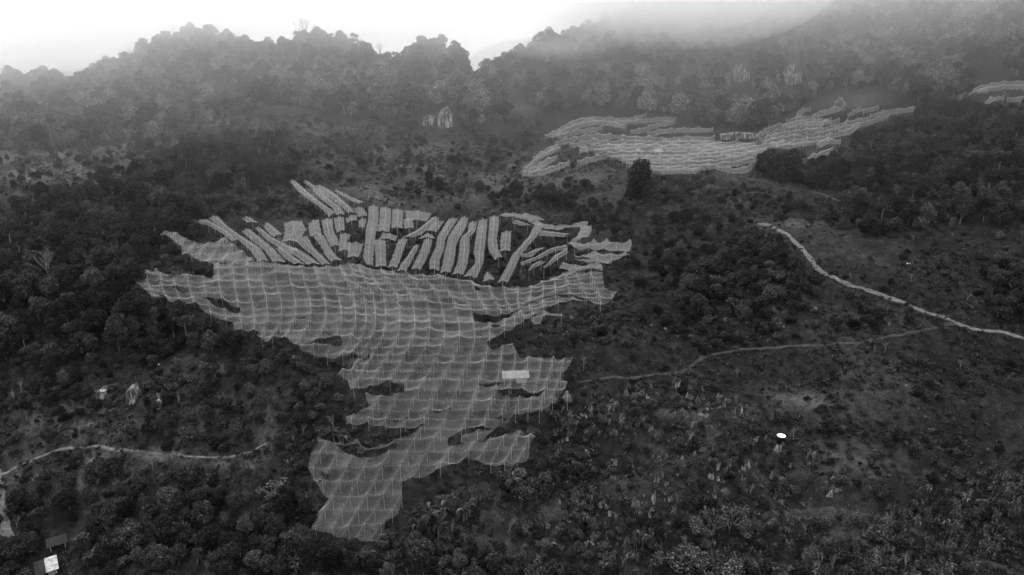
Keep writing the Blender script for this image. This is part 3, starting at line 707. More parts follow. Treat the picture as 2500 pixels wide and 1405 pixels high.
STRIPS = {
 "slanting strips at the top left": [
  zs([(1560,85,1630,90),(1650,190,1700,150),(1800,300,1830,260),(1890,370,1950,345),(1935,430,1995,375)], z1),
  zs([(1690,95,1745,90),(1760,140,1800,130),(1860,260,1930,240),(1960,335,2050,330),(2000,405,2090,400)], z1),
  zs([(1800,125,1900,145),(1850,180,1960,175),(1960,260,2040,240),(2050,330,2150,335),(2110,385,2190,385)], z1),
  zs([(1980,178,2040,182),(2100,250,2150,238),(2210,302,2265,282)], z1),
  zs([(2160,340,2270,345),(2190,385,2295,385),(2205,425,2300,412)], z1)],
 "slanting strips above the canopy": [
  zs([(655,476,800,448),(800,502,880,490),(930,580,980,555),(1030,655,1075,640)], z1),
  zs([(800,435,900,418),(940,535,985,510),(1080,640,1130,610),(1200,745,1290,705),(1255,840,1375,835)], z1),
  zs([(1115,560,1200,538),(1200,640,1300,620),(1330,740,1420,720),(1395,840,1540,850)], z1),
  zs([(1240,530,1300,528),(1350,640,1400,610),(1450,705,1520,668),(1560,775,1650,725)], z1),
  zs([(1430,722,1500,718),(1520,815,1620,800),(1600,862,1710,866)], z1),
  zs([(1545,742,1625,708),(1640,810,1760,790),(1720,868,1860,866)], z1),
  zs([(1610,650,1740,600),(1700,725,1790,700),(1800,800,1880,790),(1860,868,1955,868)], z1),
  zs([(1775,600,1895,600),(1850,690,1950,710),(1900,790,2010,790),(1940,838,2062,830)], z1)],
 "short strips of the upper row": [
  zs([(1115,442,1200,424),(1160,472,1272,478)], z1),
  zs([(1320,515,1370,476),(1350,560,1440,530),(1410,612,1505,588)], z1),
  zs([(1505,482,1690,462),(1512,570,1735,548),(1485,655,1640,655)], z1),
  zs([(1735,490,1845,445),(1745,560,1860,525),(1752,605,1872,595)], z1),
  zs([(1860,460,1970,440),(1880,570,1985,560),(1925,660,2020,620),(1945,702,2038,690)], z1),
  zs([(1975,440,2080,425),(1985,510,2085,500),(2005,572,2088,545)], z1),
  zs([(2085,440,2200,400),(2095,480,2205,450)], z1),
  zs([(2205,460,2290,442),(2215,520,2275,522)], z1),
  zs([(-5,325,95,325),(-10,450,100,440),(-35,548,85,552)], z2),
  zs([(105,335,215,350),(95,460,212,480),(75,560,200,562)], z2),
  zs([(218,352,330,368),(212,460,325,465),(208,525,325,530)], z2),
  zs([(332,365,600,392),(340,455,560,462)], z2),
  zs([(320,450,420,452),(330,532,432,528)], z2),
  zs([(590,428,668,438),(480,522,570,530),(385,575,500,590),(305,622,420,612)], z2),
  zs([(600,478,715,463),(545,552,640,566)], z2),
  zs([(1345,482,1400,452),(1440,505,1545,505)], z2),
  zs([(1595,602,1640,543),(1710,605,1740,560),(1835,612,1895,580)], z2)],
 "upright strips above the canopy": [
  zs([(2030,592,2150,590),(2020,742,2142,742)], z1),
  zs([(2115,665,2262,680),(2108,740,2245,740),(2100,802,2218,800)], z1),
  zs([(-30,550,75,545),(-40,680,62,660),(-60,800,48,800),(-20,872,45,880)], z2),
  zs([(50,640,165,650),(50,720,168,720),(60,800,168,800),(60,892,172,886)], z2),
  zs([(120,575,275,605),(95,625,265,648)], z2),
  zs([(275,640,368,635),(240,730,335,730),(210,820,300,830),(172,895,272,898)], z2),
  zs([(420,700,480,690),(360,790,432,780),(300,860,392,870),(265,928,358,932)], z2),
  zs([(515,640,603,640),(480,740,580,740),(430,840,532,850),(395,912,492,918)], z2),
  zs([(520,590,600,588),(460,628,628,622)], z2),
  zs([(740,448,845,440),(690,530,775,540),(635,620,722,640),(630,690,718,690),(600,760,702,760),(565,830,672,820),(565,912,668,928)], z2),
  zs([(865,425,940,435),(800,520,925,510),(740,605,865,612),(720,700,825,690),(700,780,820,780),(690,860,802,860),(665,950,775,945)], z2),
  zs([(935,482,1022,470),(930,560,1005,562),(865,612,955,602),(850,655,952,650),(845,735,952,742),(830,850,935,860),(778,962,895,965)], z2),
  zs([(1030,460,1120,448),(1012,540,1112,550),(1000,625,1105,640),(980,740,1092,750),(1000,850,1082,850),(885,980,1022,995)], z2),
  zs([(1130,430,1228,420),(1125,520,1226,520),(1113,640,1208,622),(1122,740,1222,718),(1182,830,1258,795)], z2),
  zs([(1240,575,1345,558),(1230,660,1336,662),(1228,745,1335,742)], z2),
  zs([(1085,965,1140,948),(1068,1035,1192,1005)], z2)],
 "curved strips at the right side": [
  zs([(1560,490,1645,512),(1530,540,1620,555),(1500,605,1580,608),(1430,682,1505,692),(1340,780,1422,800),(1285,905,1385,885),(1205,1035,1312,1038)], z2),
  zs([(1435,795,1447,785),(1530,808,1580,712),(1595,742,1668,710)], z2),
  zs([(1425,850,1438,882),(1560,800,1590,822),(1700,718,1752,742),(1845,680,1872,732)], z2),
  zs([(1640,908,1652,905),(1700,832,1742,850),(1742,780,1820,795),(1830,735,1887,752)], z2),
  zs([(1500,928,1512,925),(1530,868,1580,890),(1575,848,1665,850)], z2)]}
nostrip = []
for gname, L in STRIPS.items():
    L.sort(key=lambda s: np.mean([(q[0] + q[2]) / 2 for q in s]))
    for i, s in enumerate(L):
        ln = abs(s[0][1] - s[-1][1]); size = 'long' if ln > 70 else ('short' if ln < 25 else 'mid-length')
        place_strip(s, f'{size} pale net strip, {ordn(i)} from the left among the {gname}', gname)
        nostrip.append([(q[0], q[1]) for q in s] + [(q[2], q[3]) for q in s[::-1]])

# long draped rows on the far terrace
ROWS = {
 "rows across the far terrace": [
  [(350,262),(450,256),(560,262),(655,240)],[(160,345),(240,300),(330,262),(400,250)],[(200,335),(300,290),(420,270),(560,290)],[(470,278),(560,270),(660,264),(800,255)],
  [(220,345),(330,312),(440,300)],[(580,322),(680,297),(790,267)],[(660,330),(740,315),(850,310),(985,305)],[(210,375),(320,347),(430,335),(560,345),(735,352)],
  [(735,362),(850,348),(990,347)],[(280,382),(400,362),(560,370),(740,372),(900,365),(1020,375)],[(330,400),(450,386),(600,387),(800,385),(960,380),(1100,372)],
  [(400,412),(520,402),(640,398),(840,400),(1000,395),(1180,374)],[(470,428),(600,417),(740,418),(900,415),(1050,402),(1200,375)],[(480,446),(600,440),(760,440),(900,430),(1080,415),(1240,382)],
  [(540,458),(700,457),(900,450),(1080,432),(1250,397)],[(560,476),(700,477),(900,468),(1080,450),(1240,412)],[(600,492),(780,494),(950,487),(1100,470),(1220,437)],
  [(690,512),(800,502),(920,502)],[(1000,492),(1090,510),(1160,495),(1190,458)]],
 "small nets at the terrace's left end": [
  [(60,500),(150,432),(240,397)],[(100,450),(180,402),(230,387)],[(50,525),(130,482),(220,442)],[(80,522),(180,500),(280,472)],[(320,467),(400,442),(470,430)],[(332,418),(352,402),(372,412)]],
 "rows climbing the terrace's right end": [
  [(1190,347),(1260,300),(1380,277),(1500,277),(1600,264)],[(1210,362),(1300,332),(1420,312),(1560,300),(1650,270),(1750,252)],[(1220,372),(1340,347),(1480,337),(1600,302),(1760,267),(1840,242)],
  [(1260,377),(1400,362),(1520,347),(1620,322),(1700,287)],[(1290,392),(1400,376),(1500,365)],[(1340,270),(1400,247),(1480,242)],[(1390,240),(1420,206),(1460,210)],[(1470,240),(1530,217),(1620,202)],
  [(1578,180),(1606,150),(1632,185)],[(1640,240),(1700,204),(1720,217)],[(1720,217),(1790,202)],[(1750,242),(1850,217),(1980,207),(1996,192)],[(1490,387),(1530,357),(1605,370)],[(1420,462),(1500,432),(1570,402)],
  [(1320,290),(1450,262),(1560,258)],[(1225,385),(1330,375)],[(1240,335),(1330,308),(1420,298),(1520,290)]],
 "nets in the far right corner": [
  [(2180,152),(2240,122),(2350,87),(2500,80),(2600,74)],[(2240,127),(2350,102),(2500,100),(2600,98)],[(2310,182),(2350,157),(2405,152)],[(2420,158),(2500,155),(2560,160)]]}
def row_net(line, label, group, seed):
    px = z6(line); g = random.Random(seed)
    pts = [at_px(a, b, 3.0, True) for a, b in px]; s = [0]
    for i in range(1, len(pts)): s.append(s[-1] + math.hypot(pts[i].x - pts[i - 1].x, pts[i].y - pts[i - 1].y))
    T = s[-1]; bay = g.uniform(4.6, 7.5); nb = max(1, round(T / bay)); n = nb * 6; t = np.linspace(0, T, n + 1)
    Q = np.stack([np.interp(t, s, [p[k] for p in pts]) for k in range(3)], 1)
    if len(t) > 14:
        for c in range(3): Q[4:-4, c] = np.convolve(Q[:, c], np.hanning(11)[1:-1] / np.hanning(11).sum(), 'valid')
    jits = [g.uniform(-.25, .35) for _ in range(nb + 2)]; offs = [g.uniform(-.5, .5) for _ in range(nb + 2)]
    M = 9; V = []; tops = []; dep = g.uniform(1.8, 3.6)
    for i in range(n + 1):
        ph = (i % 6) / 6; k = i // 6; cz = math.sin(math.pi * ph) ** .75; jj = jits[k] * (1 - ph) + jits[k + 1] * ph; oo = offs[k] * (1 - ph) + offs[k + 1] * ph
        end = min(1, i / 4, (n - i) / 4) * .75 + .25
        for j in range(M):
            f = j / (M - 1)                      # 0 = uphill rim, 1 = downhill rim
            y = Q[i, 1] + (1.3 - dep * f) * end + oo * .5; x = Q[i, 0] + oo * .3; wr = mnoise.noise(Vector((x * .33, y * .8, seed)))
            gr = smooth_bvh.ray_cast(Vector((x, y, 400)), Vector((0, 0, -1)))[0]; base = gr.z if gr else Q[i, 2] - 3
            ridge = math.exp(-((f - .28) / .22) ** 2)
            z = base + 2.5 + jj + ridge * (1.0 - .5 * cz) - 1.3 * max(0, f - .35) ** 1.1 * (1 + .3 * (1 - cz)) - .2 * cz + .38 * wr
            V.append((x, y + .5 * wr, z))
        if i % 6 == 0: tops.append(V[-M + 2])
    V = np.array(V); c0 = V.mean(0); c0[2] = gz(c0[0], c0[1])
    root = bpy.data.objects.new('net_row', None); COL.objects.link(root); root.location = tuple(c0); tag(root, label, 'net', group)
    add('net_sheet', mesh('net_sheet', V - c0, grid_faces(n + 1, M), M_ROW, True), root)
    SV = []; SF = []
    for line_ in [[i * M + 2 for i in range(n + 1)]]:
        b0 = len(SV)
        for k_ in line_:
            p = V[k_] - c0; SV.extend([(p[0], p[1] - .12, p[2] + .02), (p[0], p[1], p[2] + .14), (p[0], p[1] + .12, p[2] + .02)])
        for k_ in range(len(line_) - 1):
            a = b0 + 3 * k_; SF.extend([(a, a + 3, a + 4, a + 1), (a + 1, a + 4, a + 5, a + 2)])
    add('grid_seam', mesh('grid_seam', SV, SF, M_SEAM, True), root)
    for q in tops:
        p = pole_obj(0, 0, root, q, .03); p.location = Vector(p.location) - Vector(c0)
for gi_, (gname, L) in enumerate(ROWS.items()):
    if gi_ == 0: L.sort(key=lambda s: np.mean([q[1] for q in s])); how = 'from the top'
    else: L.sort(key=lambda s: np.mean([q[0] for q in s])); how = 'from the left'
    for i, s in enumerate(L):
        row_net(s, f'draped pale net, {ordn(i)} {how} among the {gname}', gname, i + gi_ * 40)

# ------------------------------------------------------------------ paths
def path(name, px, w0, w1=None):
    w1 = w1 or w0; px = densify(px, 6)[:-max(1, int(math.hypot(px[0][0] - px[-1][0], px[0][1] - px[-1][1]) / 6))] if False else px
    P = []
    for i in range(len(px) - 1):
        a, b = px[i], px[i + 1]; n = max(1, int(math.hypot(a[0] - b[0], a[1] - b[1]) / 6))
        for k in range(n): P.append((a[0] + (b[0] - a[0]) * k / n, a[1] + (b[1] - a[1]) * k / n))
    P.append(px[-1]); A = np.array(P)
    if len(A) > 9:
        for c in (0, 1): A[3:-3, c] = np.convolve(A[:, c], np.ones(7) / 7, 'valid')
    W = [at_px(a, b, 0, True) for a, b in A]; V = []
    for k, p in enumerate(W):
        d = W[min(k + 1, len(W) - 1)] - W[max(0, k - 1)]; s = Vector((-d.y, d.x, 0)).normalized()
        wd = 1.05 * (w0 + (w1 - w0) * k / len(W)) * (.5 + .22 * mnoise.noise(Vector((p.x * .5, p.y * .5, 0))))
        for j in range(5):
            q = p + s * wd * (j / 2 - 1) * (1 + .14 * mnoise.noise(Vector((p.x * .9, p.y * .9, j)))); V.append((q.x, q.y, gz(q.x, q.y) + .07 + (.03 if j in (1, 2, 3) else -.02)))
    o = add(name, mesh(name, V, grid_faces(len(W), 5), M_PATH if name in ('dirt_road', 'track_corner', 'footpath_valley') else M_TRAIL, True)); tag(o, kind='structure')
PATHS = {'dirt_road': ([(1850,546),(1880,548),(1905,560),(1940,585),(1968,618),(2000,655),(2050,682),(2120,712),(2200,742),(2280,772),(2335,792),(2400,808),(2500,828),(2700,860)], 1.35, .95),
 'footpath_across_slope': ([(2335,797),(2270,806),(2200,815),(2100,835),(1950,845),(1850,850),(1790,855),(1740,865),(1700,882),(1680,898),(1660,908),(1560,915),(1480,920),(1400,927)], .8, .7),
 'footpath_lower': ([(1860,1268),(1900,1255),(1950,1248),(2030,1243),(2120,1258),(2220,1290),(2300,1330),(2400,1370),(2500,1400),(2600,1430)], 1.0, 1.0),
 'footpath_valley': ([(-60,1160),(0,1160),(40,1132),(90,1108),(150,1094),(240,1090),(280,1103),(370,1108),(430,1110),(520,1118),(600,1102),(650,1080)], .7, .35),
 'track_corner': ([(-30,1130),(-8,1180),(-4,1230),(8,1290),(40,1330)], 2.6, 1.6),
 'footpath_climb': ([(648,1075),(645,1050),(650,1020),(656,990)], .9, .6),
 'footpath_terrace': ([(1470,398),(1480,408),(1530,420)], .9, .9),
 'footpath_upper': ([(1750,423),(1800,430),(1850,440),(1890,452)], 1.0, .8),
 'footpath_spur': ([(1985,470),(2030,482),(2055,496)], 1.0, .8)}
for k, (p, a, b) in PATHS.items(): path(k, p, a, b)
pathpts = []
for k, (p, a, b) in PATHS.items():
    for q in densify(p, 12)[:]: pathpts.append(q)
# densify closes the loop; keep only points near an open segment
def near_path(U, V, tol=9):
    U = np.asarray(U, float); V = np.asarray(V, float); m = np.zeros(U.shape, bool)
    for k, (p, a, b) in PATHS.items():
        for i in range(len(p) - 1):
            ax, ay = p[i]; bx, by = p[i + 1]; dx, dy = bx - ax, by - ay; L = dx * dx + dy * dy
            t = np.clip(((U - ax) * dx + (V - ay) * dy) / L, 0, 1); m |= (U - ax - t * dx) ** 2 + ((V - ay - t * dy) * 1.3) ** 2 < (tol * (1.2 if a > 1.5 else .8)) ** 2
    return m

# ------------------------------------------------------------------ scattering
NOGO = [MAIN] + nostrip + [[(1775,130),(1850,130),(1850,225),(1775,225)], [(1900,135),(1972,135),(1972,230),(1900,230)], [(1020,262),(1125,262),(1125,330),(1020,330)], [(285,900),(350,900),(350,1010),(285,1010)],[(60,1335),(175,1335),(175,1400),(60,1400)], [(100,1280),(185,1280),(185,1345),(100,1345)],
 z1([(345, 543), (560, 600), (740, 655), (950, 600), (1238, 818), (860, 848), (680, 812), (550, 752), (430, 600)]),
 z2([(1215, 410), (1280, 370), (1480, 373), (1655, 430), (1800, 480), (2065, 450), (2090, 550), (1860, 680), (1990, 512), (1780, 530)]),
 z2([(1895, 662), (2120, 602), (2237, 600), (2460, 622), (2450, 770), (2180, 838), (1920, 800)]),
 z2([(1785, 892), (1830, 820), (2160, 822), (2198, 915), (1720, 1010)]),
 z4([(1630, 515), (1840, 585), (1610, 640), (1520, 600)]),
 z6([(50, 530), (60, 490), (160, 340), (330, 250), (660, 235), (800, 252), (800, 300), (1000, 300), (1020, 370), (1180, 345), (1260, 290), (1400, 200), (1500, 230), (1600, 140), (1640, 190), (1990, 185), (1990, 215), (1700, 300), (1620, 380), (1580, 410), (1430, 465), (1400, 400), (1180, 400), (1190, 500), (1090, 518), (940, 500), (690, 515), (560, 480), (470, 430), (320, 470), (230, 480)]),
 z6([(2180, 152), (2350, 80), (2500, 74), (2500, 165), (2310, 185), (2240, 150)])]
KEEP = [HOLES[1]]
def blocked(P, h):
    """base, middle or top of the plant would stand in a net"""
    P = np.asarray(P); m = np.zeros(len(P), bool)
    for f in (0.0, .5, 1.0):
        Q = P.copy(); Q[:, 2] += h * f; u, v = proj(Q)
        for pl in NOGO: m |= pip(pl, u, v)
    # under the net: ground whose net, 3 m up, is inside
    Q = P.copy(); Q[:, 2] += 3; u, v = proj(Q)
    for pl in NOGO: m |= pip(pl, u, v)
    return m
# cell areas of the terrain
Gn = G_S.copy(); Gn[..., 2] += dz.reshape(na, nb)[:, 3:3 + ns]
e1 = Gn[1:, :-1] - Gn[:-1, :-1]; e2 = Gn[:-1, 1:] - Gn[:-1, :-1]; area = np.linalg.norm(np.cross(e1, e2), axis=2)
Uc = (UU[1:, :-1] + UU[:-1, :-1]) / 2; Vc = (VV[:-1, 1:] + VV[:-1, :-1]) / 2
def sample(poly, n, wt=None):
    m = pip(poly, Uc, Vc).astype(float) * area
    if wt is not None: m = m * wt
    p = (m / m.sum()).ravel(); k = rng.choice(p.size, n, p=p); i, j = np.unravel_index(k, m.shape)
    a = rng.random(n)[:, None]; b = rng.random(n)[:, None]
    return Gn[i, j] * (1 - a) * (1 - b) + Gn[i + 1, j] * a * (1 - b) + Gn[i, j + 1] * (1 - a) * b + Gn[i + 1, j + 1] * a * b, m.sum()
items = {}   # kind -> list of (pos, scale xyz, rot, proto index)
occ = {}
def free(p, r):
    cx, cy = int(p[0] // 4), int(p[1] // 4); k = int(r // 4) + 2
    for i in range(cx - k, cx + k + 1):
        for j in range(cy - k, cy + k + 1):
            for (x, y, q) in occ.get((i, j), ()):
                if (x - p[0]) ** 2 + (y - p[1]) ** 2 < (r * .5 + q * .5) ** 2: return False
    return True
def put(kind, p, s, rot=None, idx=None, sxy=1.0, r=None, force=False):
    rot = rnd.uniform(0, 6.28) if rot is None else rot; idx = rnd.randrange(len(PROTO[kind])) if idx is None else idx
    items.setdefault(kind, []).append((np.array(p, float), (s * sxy * rnd.uniform(.9, 1.1), s * sxy * rnd.uniform(.9, 1.1), s), rot, idx))
    if r: occ.setdefault((int(p[0] // 4), int(p[1] // 4)), []).append((p[0], p[1], r))
def scatter(poly, spec, dens, cluster=None, chk=True, own=1.0):
    """spec: list of (kind, weight, smin, smax, spacing); dens = tries per square metre"""
    A = (pip(poly, Uc, Vc) * area).sum(); n = max(1, int(A * dens))
    P, _ = sample(poly, n); wts = np.array([s[1] for s in spec], float); wts /= wts.sum(); ch = rng.choice(len(spec), n, p=wts)
    sc = np.array([spec[c][2] + (spec[c][3] - spec[c][2]) * rng.random() ** 1.4 for c in ch])
    h = np.array([BASEH[spec[c][0]] for c in ch]) * sc
    bad = blocked(P, h) if chk else np.zeros(n, bool)
    for f_ in (0, .5, 1):
        Q_ = P.copy(); Q_[:, 2] += h * f_; u, v = proj(Q_); bad |= near_path(u, v, 8 + .28 * h * F / np.linalg.norm(P, axis=1))
    if cluster is not None:
        cn = np.array([mnoise.noise(Vector((p[0] * cluster, p[1] * cluster, 4.0))) for p in P]); bad |= cn < rng.normal(.0, .22, n)
    for i in range(n):
        if bad[i]: continue
        kind, _, _, _, sp = spec[ch[i]]
        if not free(P[i], sp * sc[i]): continue
        q = P[i].copy(); q[2] -= .1 * sc[i]
        put(kind, q, sc[i], r=sp * sc[i] * own)

# hand-placed plants first: (kind, u, v of base, height in m, width factor, proto)
HAND = [('tree',1560,496,16.5,.7,0),('tree',1548,500,10,.9,3),('tree',1572,498,9,.9,1),('tree',1880,432,10.0,1.15,1),('tree',1930,425,9.0,1.0,2),('tree',1860,420,8,.9,3),('tree',395,775,6.5,.9,4),('tree',440,790,6.5,1.0,1),('bush',450,800,3.2,1.2,1),
 ('tree',862,605,4.6,.85,5),('tree',1397,417,3.4,.8,1),('bush',1440,403,1.2,1,0),('bush',1372,420,1.5,1,2),
 ('tree',1345,505,7.5,1.2,2),('tree',1390,512,6.5,1.2,0),('tree',1325,500,5.0,1.1,3),
 ('tree',45,1255,5.4,1.15,0),('tree',170,1245,4.8,1.15,2),('tree',270,1290,5.0,1.2,1),('tree',320,1340,5.4,1.2,4),('tree',85,1320,4.6,1.0,3),('tree',40,1370,5.0,1.3,2),('tree',72,1352,4.6,1.15,0),('tree',455,1175,4.2,1.3,5),('tree',345,1195,3.6,1.2,1),
 ('tree',260,1180,3.0,1.1,0),('tree',400,1390,5.0,1.3,0),('tree',530,1240,4.0,1.1,3),('tree',520,1330,4.4,1.1,2),('tree',640,1290,4.0,1.2,4),
 ('bare',2345,72,17,1.0,0),('bare',742,135,19,1.2,1),('bare',1600,165,15,1.1,2),('bare',735,170,22,.6,0),('bare',576,262,12,.8,1),('bare',120,690,11,1.2,2),('bare',470,640,5,.8,0),
 ('bare',690,240,13,.7,2),('bare',1690,180,12,.8,1),('bare',1950,150,11,.8,2),('bare',2130,70,14,.9,1),('bare',2430,120,12,.9,2),('bare',340,250,14,.8,0),('bare',480,200,12,.8,1),('bare',1060,190,14,.8,1),('bare',1410,150,12,.8,2),('bare',850,150,13,.9,2),('bare',930,150,12,.9,0),
 ('bare',1425,905,3.4,.9,1),('bare',2030,1395,4.2,.7,2),('bare',1830,1210,3,.9,0),('bare',2160,860,2.6,1,1),
 ('banana',1010,1300,4.4,1.2,2),('banana',1060,1305,4.2,1.3,1),('banana',1140,1270,3.6,1.2,0),('banana',1330,1345,3.0,1.2,1),('banana',1480,1390,3.0,1.2,2),('banana',1560,1330,2.8,1.2,0),('banana',890,1370,3.2,1.3,1),('banana',720,1395,3.0,1.2,2),('banana',1650,1385,3,1.1,0),('banana',1445,1300,2.6,1.2,2),('banana',1040,1290,5.2,1.2,0),('banana',1085,1268,4.4,1.1,1),('banana',1120,1235,3.8,1.2,2),('banana',1245,1195,3.8,1.3,0),('banana',1215,1175,3.0,1.0,2),('banana',830,1080,3.8,1.2,1),('banana',940,958,2.6,1,2),('banana',1182,940,2.6,1,0),
 ('banana',345,1165,3.0,1.3,1),('banana',1390,545,3.4,1.4,2),('banana',1855,492,3.4,1.6,0),('banana',1290,390,2.4,1.2,1),('banana',1300,380,2.6,1.3,2),('banana',1505,405,3.2,1.3,0),('banana',795,1190,3.4,1,2),('banana',220,1375,2.8,1.3,0),('banana',1390,1055,3.4,1.1,1),
 ('banana',1405,930,2.6,.9,2),('banana',1250,1165,2.6,1.2,1),('banana',905,1310,2.6,1.0,0),('banana',620,825,2,1,1),('banana',1720,475,3,1.5,1),('banana',1865,505,2.6,1.3,2),('banana',1880,520,2.6,1.3,1),('banana',1800,470,2.4,1.4,0),('banana',1355,1025,2.4,1.2,0),
 ('pale',700,1320,2.4,1.2,0),('pale',665,1215,3.4,1.6,1),('pale',480,960,2.0,1.4,2),('pale',1745,1290,3.2,2.0,0),('pale',1790,1280,3.0,2.0,1),('pale',1700,1300,3.0,1.6,2),('pale',1830,1300,2.4,1.8,2),('pale',1715,1400,3.2,2.4,1),('pale',1800,1405,3.0,2.2,2),('pale',1290,1200,3.2,2.2,0),('pale',1260,1180,3,1.6,2),
 ('pale',1735,470,3,2,0),('pale',1700,478,2.4,1.6,1),('pale',755,950,3,1.3,0),('pale',445,690,4,1.2,1)]
HANDOBJ = []
for kind, u, v, h, wf, idx in HAND:
    p = at_px(u, v); s = h / BASEH[kind]; rot = rnd.uniform(0, 6.28)
    put(kind, (p.x, p.y, p.z - .1), s, rot, idx, wf, r=3.2 * s * (1 if kind in ('tree', 'bare') else .4))
FOREST = [(-1400,260),(0,205),(200,200),(330,145),(460,85),(600,110),(740,92),(900,130),(1040,118),(1140,170),(1180,200),(1300,120),(1500,55),(1900,5),(2500,-200),(3600,-400),(3600,215),(2500,210),(2440,150),(2340,215),(2240,250),(2150,215),(2110,215),(2040,215),(1950,262),
 (1905,305),(1840,315),(1700,300),(1640,282),(1540,268),(1400,268),(1340,280),(1300,255),(1290,225),(1225,222),(1240,300),(1150,305),(1040,295),(930,290),(860,285),(790,275),(700,255),(620,262),(560,290),(455,305),(420,335),(330,350),(200,362),(0,368),(-1400,420)]
SPUR = [(2230,262),(2380,235),(2500,262),(3600,300),(3600,640),(2500,560),(2400,545),(2280,560),(2100,575),(2020,545),(1985,500),(2060,500),(1985,462),(1900,445),(1835,430),(1850,392),(1960,385),(2060,330),(2180,290)]
LEFTF = [(-1400,470),(0,560),(60,500),(180,470),(330,440),(390,395),(480,352),(600,345),(700,352),(722,420),(705,455),(560,465),(480,478),(500,540),(470,600),(400,600),(340,640),(330,700),(345,745),(420,800),(520,800),(600,830),(560,870),(300,870),(120,880),(-1400,960)]
MIDL = [(-1400,420),(0,390),(330,355),(480,345),(390,395),(330,440),(180,470),(60,500),(0,560),(-1400,470)]
LOWL = [(-1400,880),(120,880),(560,870),(700,850),(850,960),(830,1050),(730,1130),(760,1300),(1000,1330),(1100,1405),(1100,1700),(-1400,1700)]
LOWLD = [(230,1230),(760,1200),(800,1330),(1100,1330),(1400,1405),(1400,1600),(-400,1600),(-200,1380),(0,1300),(180,1330)]
CENT = [(480,480),(705,455),(720,360),(900,300),(1240,305),(1330,290),(1290,400),(1280,440),(1350,480),(1330,510),(1200,520),(1050,500),(900,470),(760,440),(800,530),(640,530),(500,530)]
RUP = [(1390,440),(1530,500),(1600,415),(1830,440),(1990,500),(2000,545),(1870,545),(1850,560),(1560,600),(1450,580),(1390,530),(1330,520)]
RMID = [(1540,600),(1870,560),(1900,600),(1990,690),(2250,790),(1800,850),(1560,850),(1420,860),(1280,850),(1300,790),(1500,745),(1510,690)]
RCLF = [(1590,640),(1700,560),(1890,560),(1960,640),(2010,720),(1900,790),(1640,770)]
RIGHT = [(1950,560),(2100,580),(2400,560),(3600,650),(3600,1200),(2500,1130),(2150,1250),(2030,1240),(1850,1240),(1420,1000),(1400,860),(1800,850),(2300,800),(2000,660)]
ROCKS = [(1370,940),(1640,890),(1780,960),(1890,1070),(2020,1120),(2060,1200),(1950,1250),(1880,1270),(1700,1270),(1400,1300),(1320,1150),(1360,1080),(1310,1000)]
LOWR = [(1000,1280),(1320,1150),(1700,1270),(1880,1270),(2150,1260),(2500,1400),(2600,1700),(1000,1700)]
CORN = [(2130,1260),(2300,1180),(2500,1120),(3600,1150),(3600,1700),(1900,1700),(1960,1360),(2030,1260),(2120,1262)]
EDGER = [(2380,690),(2500,640),(3600,700),(3600,820),(2500,800),(2400,790)]
scatter(LOWLD, [('tree', 4, .32, .62, 6.0), ('bush', 2, .7, 1.3, 3.0), ('loose', .5, .3, .5, 5)], .35)
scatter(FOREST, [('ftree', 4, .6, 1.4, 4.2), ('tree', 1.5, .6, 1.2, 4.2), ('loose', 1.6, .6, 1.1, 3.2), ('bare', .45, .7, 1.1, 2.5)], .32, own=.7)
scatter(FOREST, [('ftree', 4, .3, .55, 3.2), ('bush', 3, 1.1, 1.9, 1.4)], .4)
scatter(SPUR, [('tree', 5, .35, .75, 6.0), ('bush', 3, .9, 1.7, 2.9), ('loose', .8, .4, .7, 4.6)], .4)
scatter(LEFTF, [('tree', 6, .45, .9, 6.0), ('loose', 1.2, .5, .8, 4.5), ('bush', 3, .9, 1.6, 2.8)], .4)
scatter(MIDL, [('tree', 2, .25, .5, 7), ('bush', 4, .6, 1.4, 4.5), ('pale', 5, .5, 1.1, 2.6)], .2, .05)
scatter([(455,318),(640,285),(860,300),(1120,310),(1120,330),(860,345),(560,345),(440,340)], [('pale', 5, .5, 1.1, 2.6), ('bush', 2, .6, 1.0, 3), ('tree', 1, .25, .45, 7)], .25)
scatter(RCLF, [('tree', 3, .25, .5, 6.0), ('bush', 4, .7, 1.5, 2.7)], .5, .09)
scatter([(350,610),(470,560),(500,600),(530,650),(520,680),(400,660)], [('bush', 4, .5, 1.0, 2.4), ('rock', 1, .4, .8, 2)], .4)
scatter(CENT, [('bush', 4, .5, 1.2, 3.2), ('pale', 5.0, .5, 1.0, 2.4), ('tree', 1.2, .25, .55, 6)], .3, .05)
scatter(RUP, [('bush', 4, .5, 1.3, 3.2), ('pale', 2.5, .4, .9, 2.6), ('tree', .7, .25, .45, 6)], .3, .07)
scatter(ROCKS, [('rock', 10, .5, 1.35, 1.0), ('bush', 3.5, .3, .8, 2.4), ('pale', .5, .3, .6, 2), ('bare', .3, .2, .3, 8)], .8, .12)
scatter([(1330,760),(1480,770),(1480,850),(1300,850)], [('rock', 3, .4, .8, 2.0), ('bush', 4, .3, .9, 2.4), ('pale', 2, .3, .6, 2)], .4)
scatter([(230,920),(420,900),(430,1000),(240,1000)], [('rock', 4, .4, 1.0, 1.8), ('bush', 4, .5, 1.2, 2.4)], .4)
scatter([(1650,740),(2010,730),(1950,800),(1660,800)], [('rock', 5, .4, 1.1, 1.8), ('bush', 2, .3, .9, 2.4)], .3)
scatter(LOWL, [('bush', 6, .45, 1.25, 2.9), ('tree', 2.2, .22, .45, 6), ('pale', .8, .4, .8, 2.6), ('rock', .6, .3, .8, 2), ('bare', .35, .25, .4, 5)], .5, .07)
scatter(RMID, [('bush', 6, .3, 1.0, 3.0), ('rock', 1.5, .3, .7, 2), ('pale', .7, .3, .6, 3)], .25, .08)
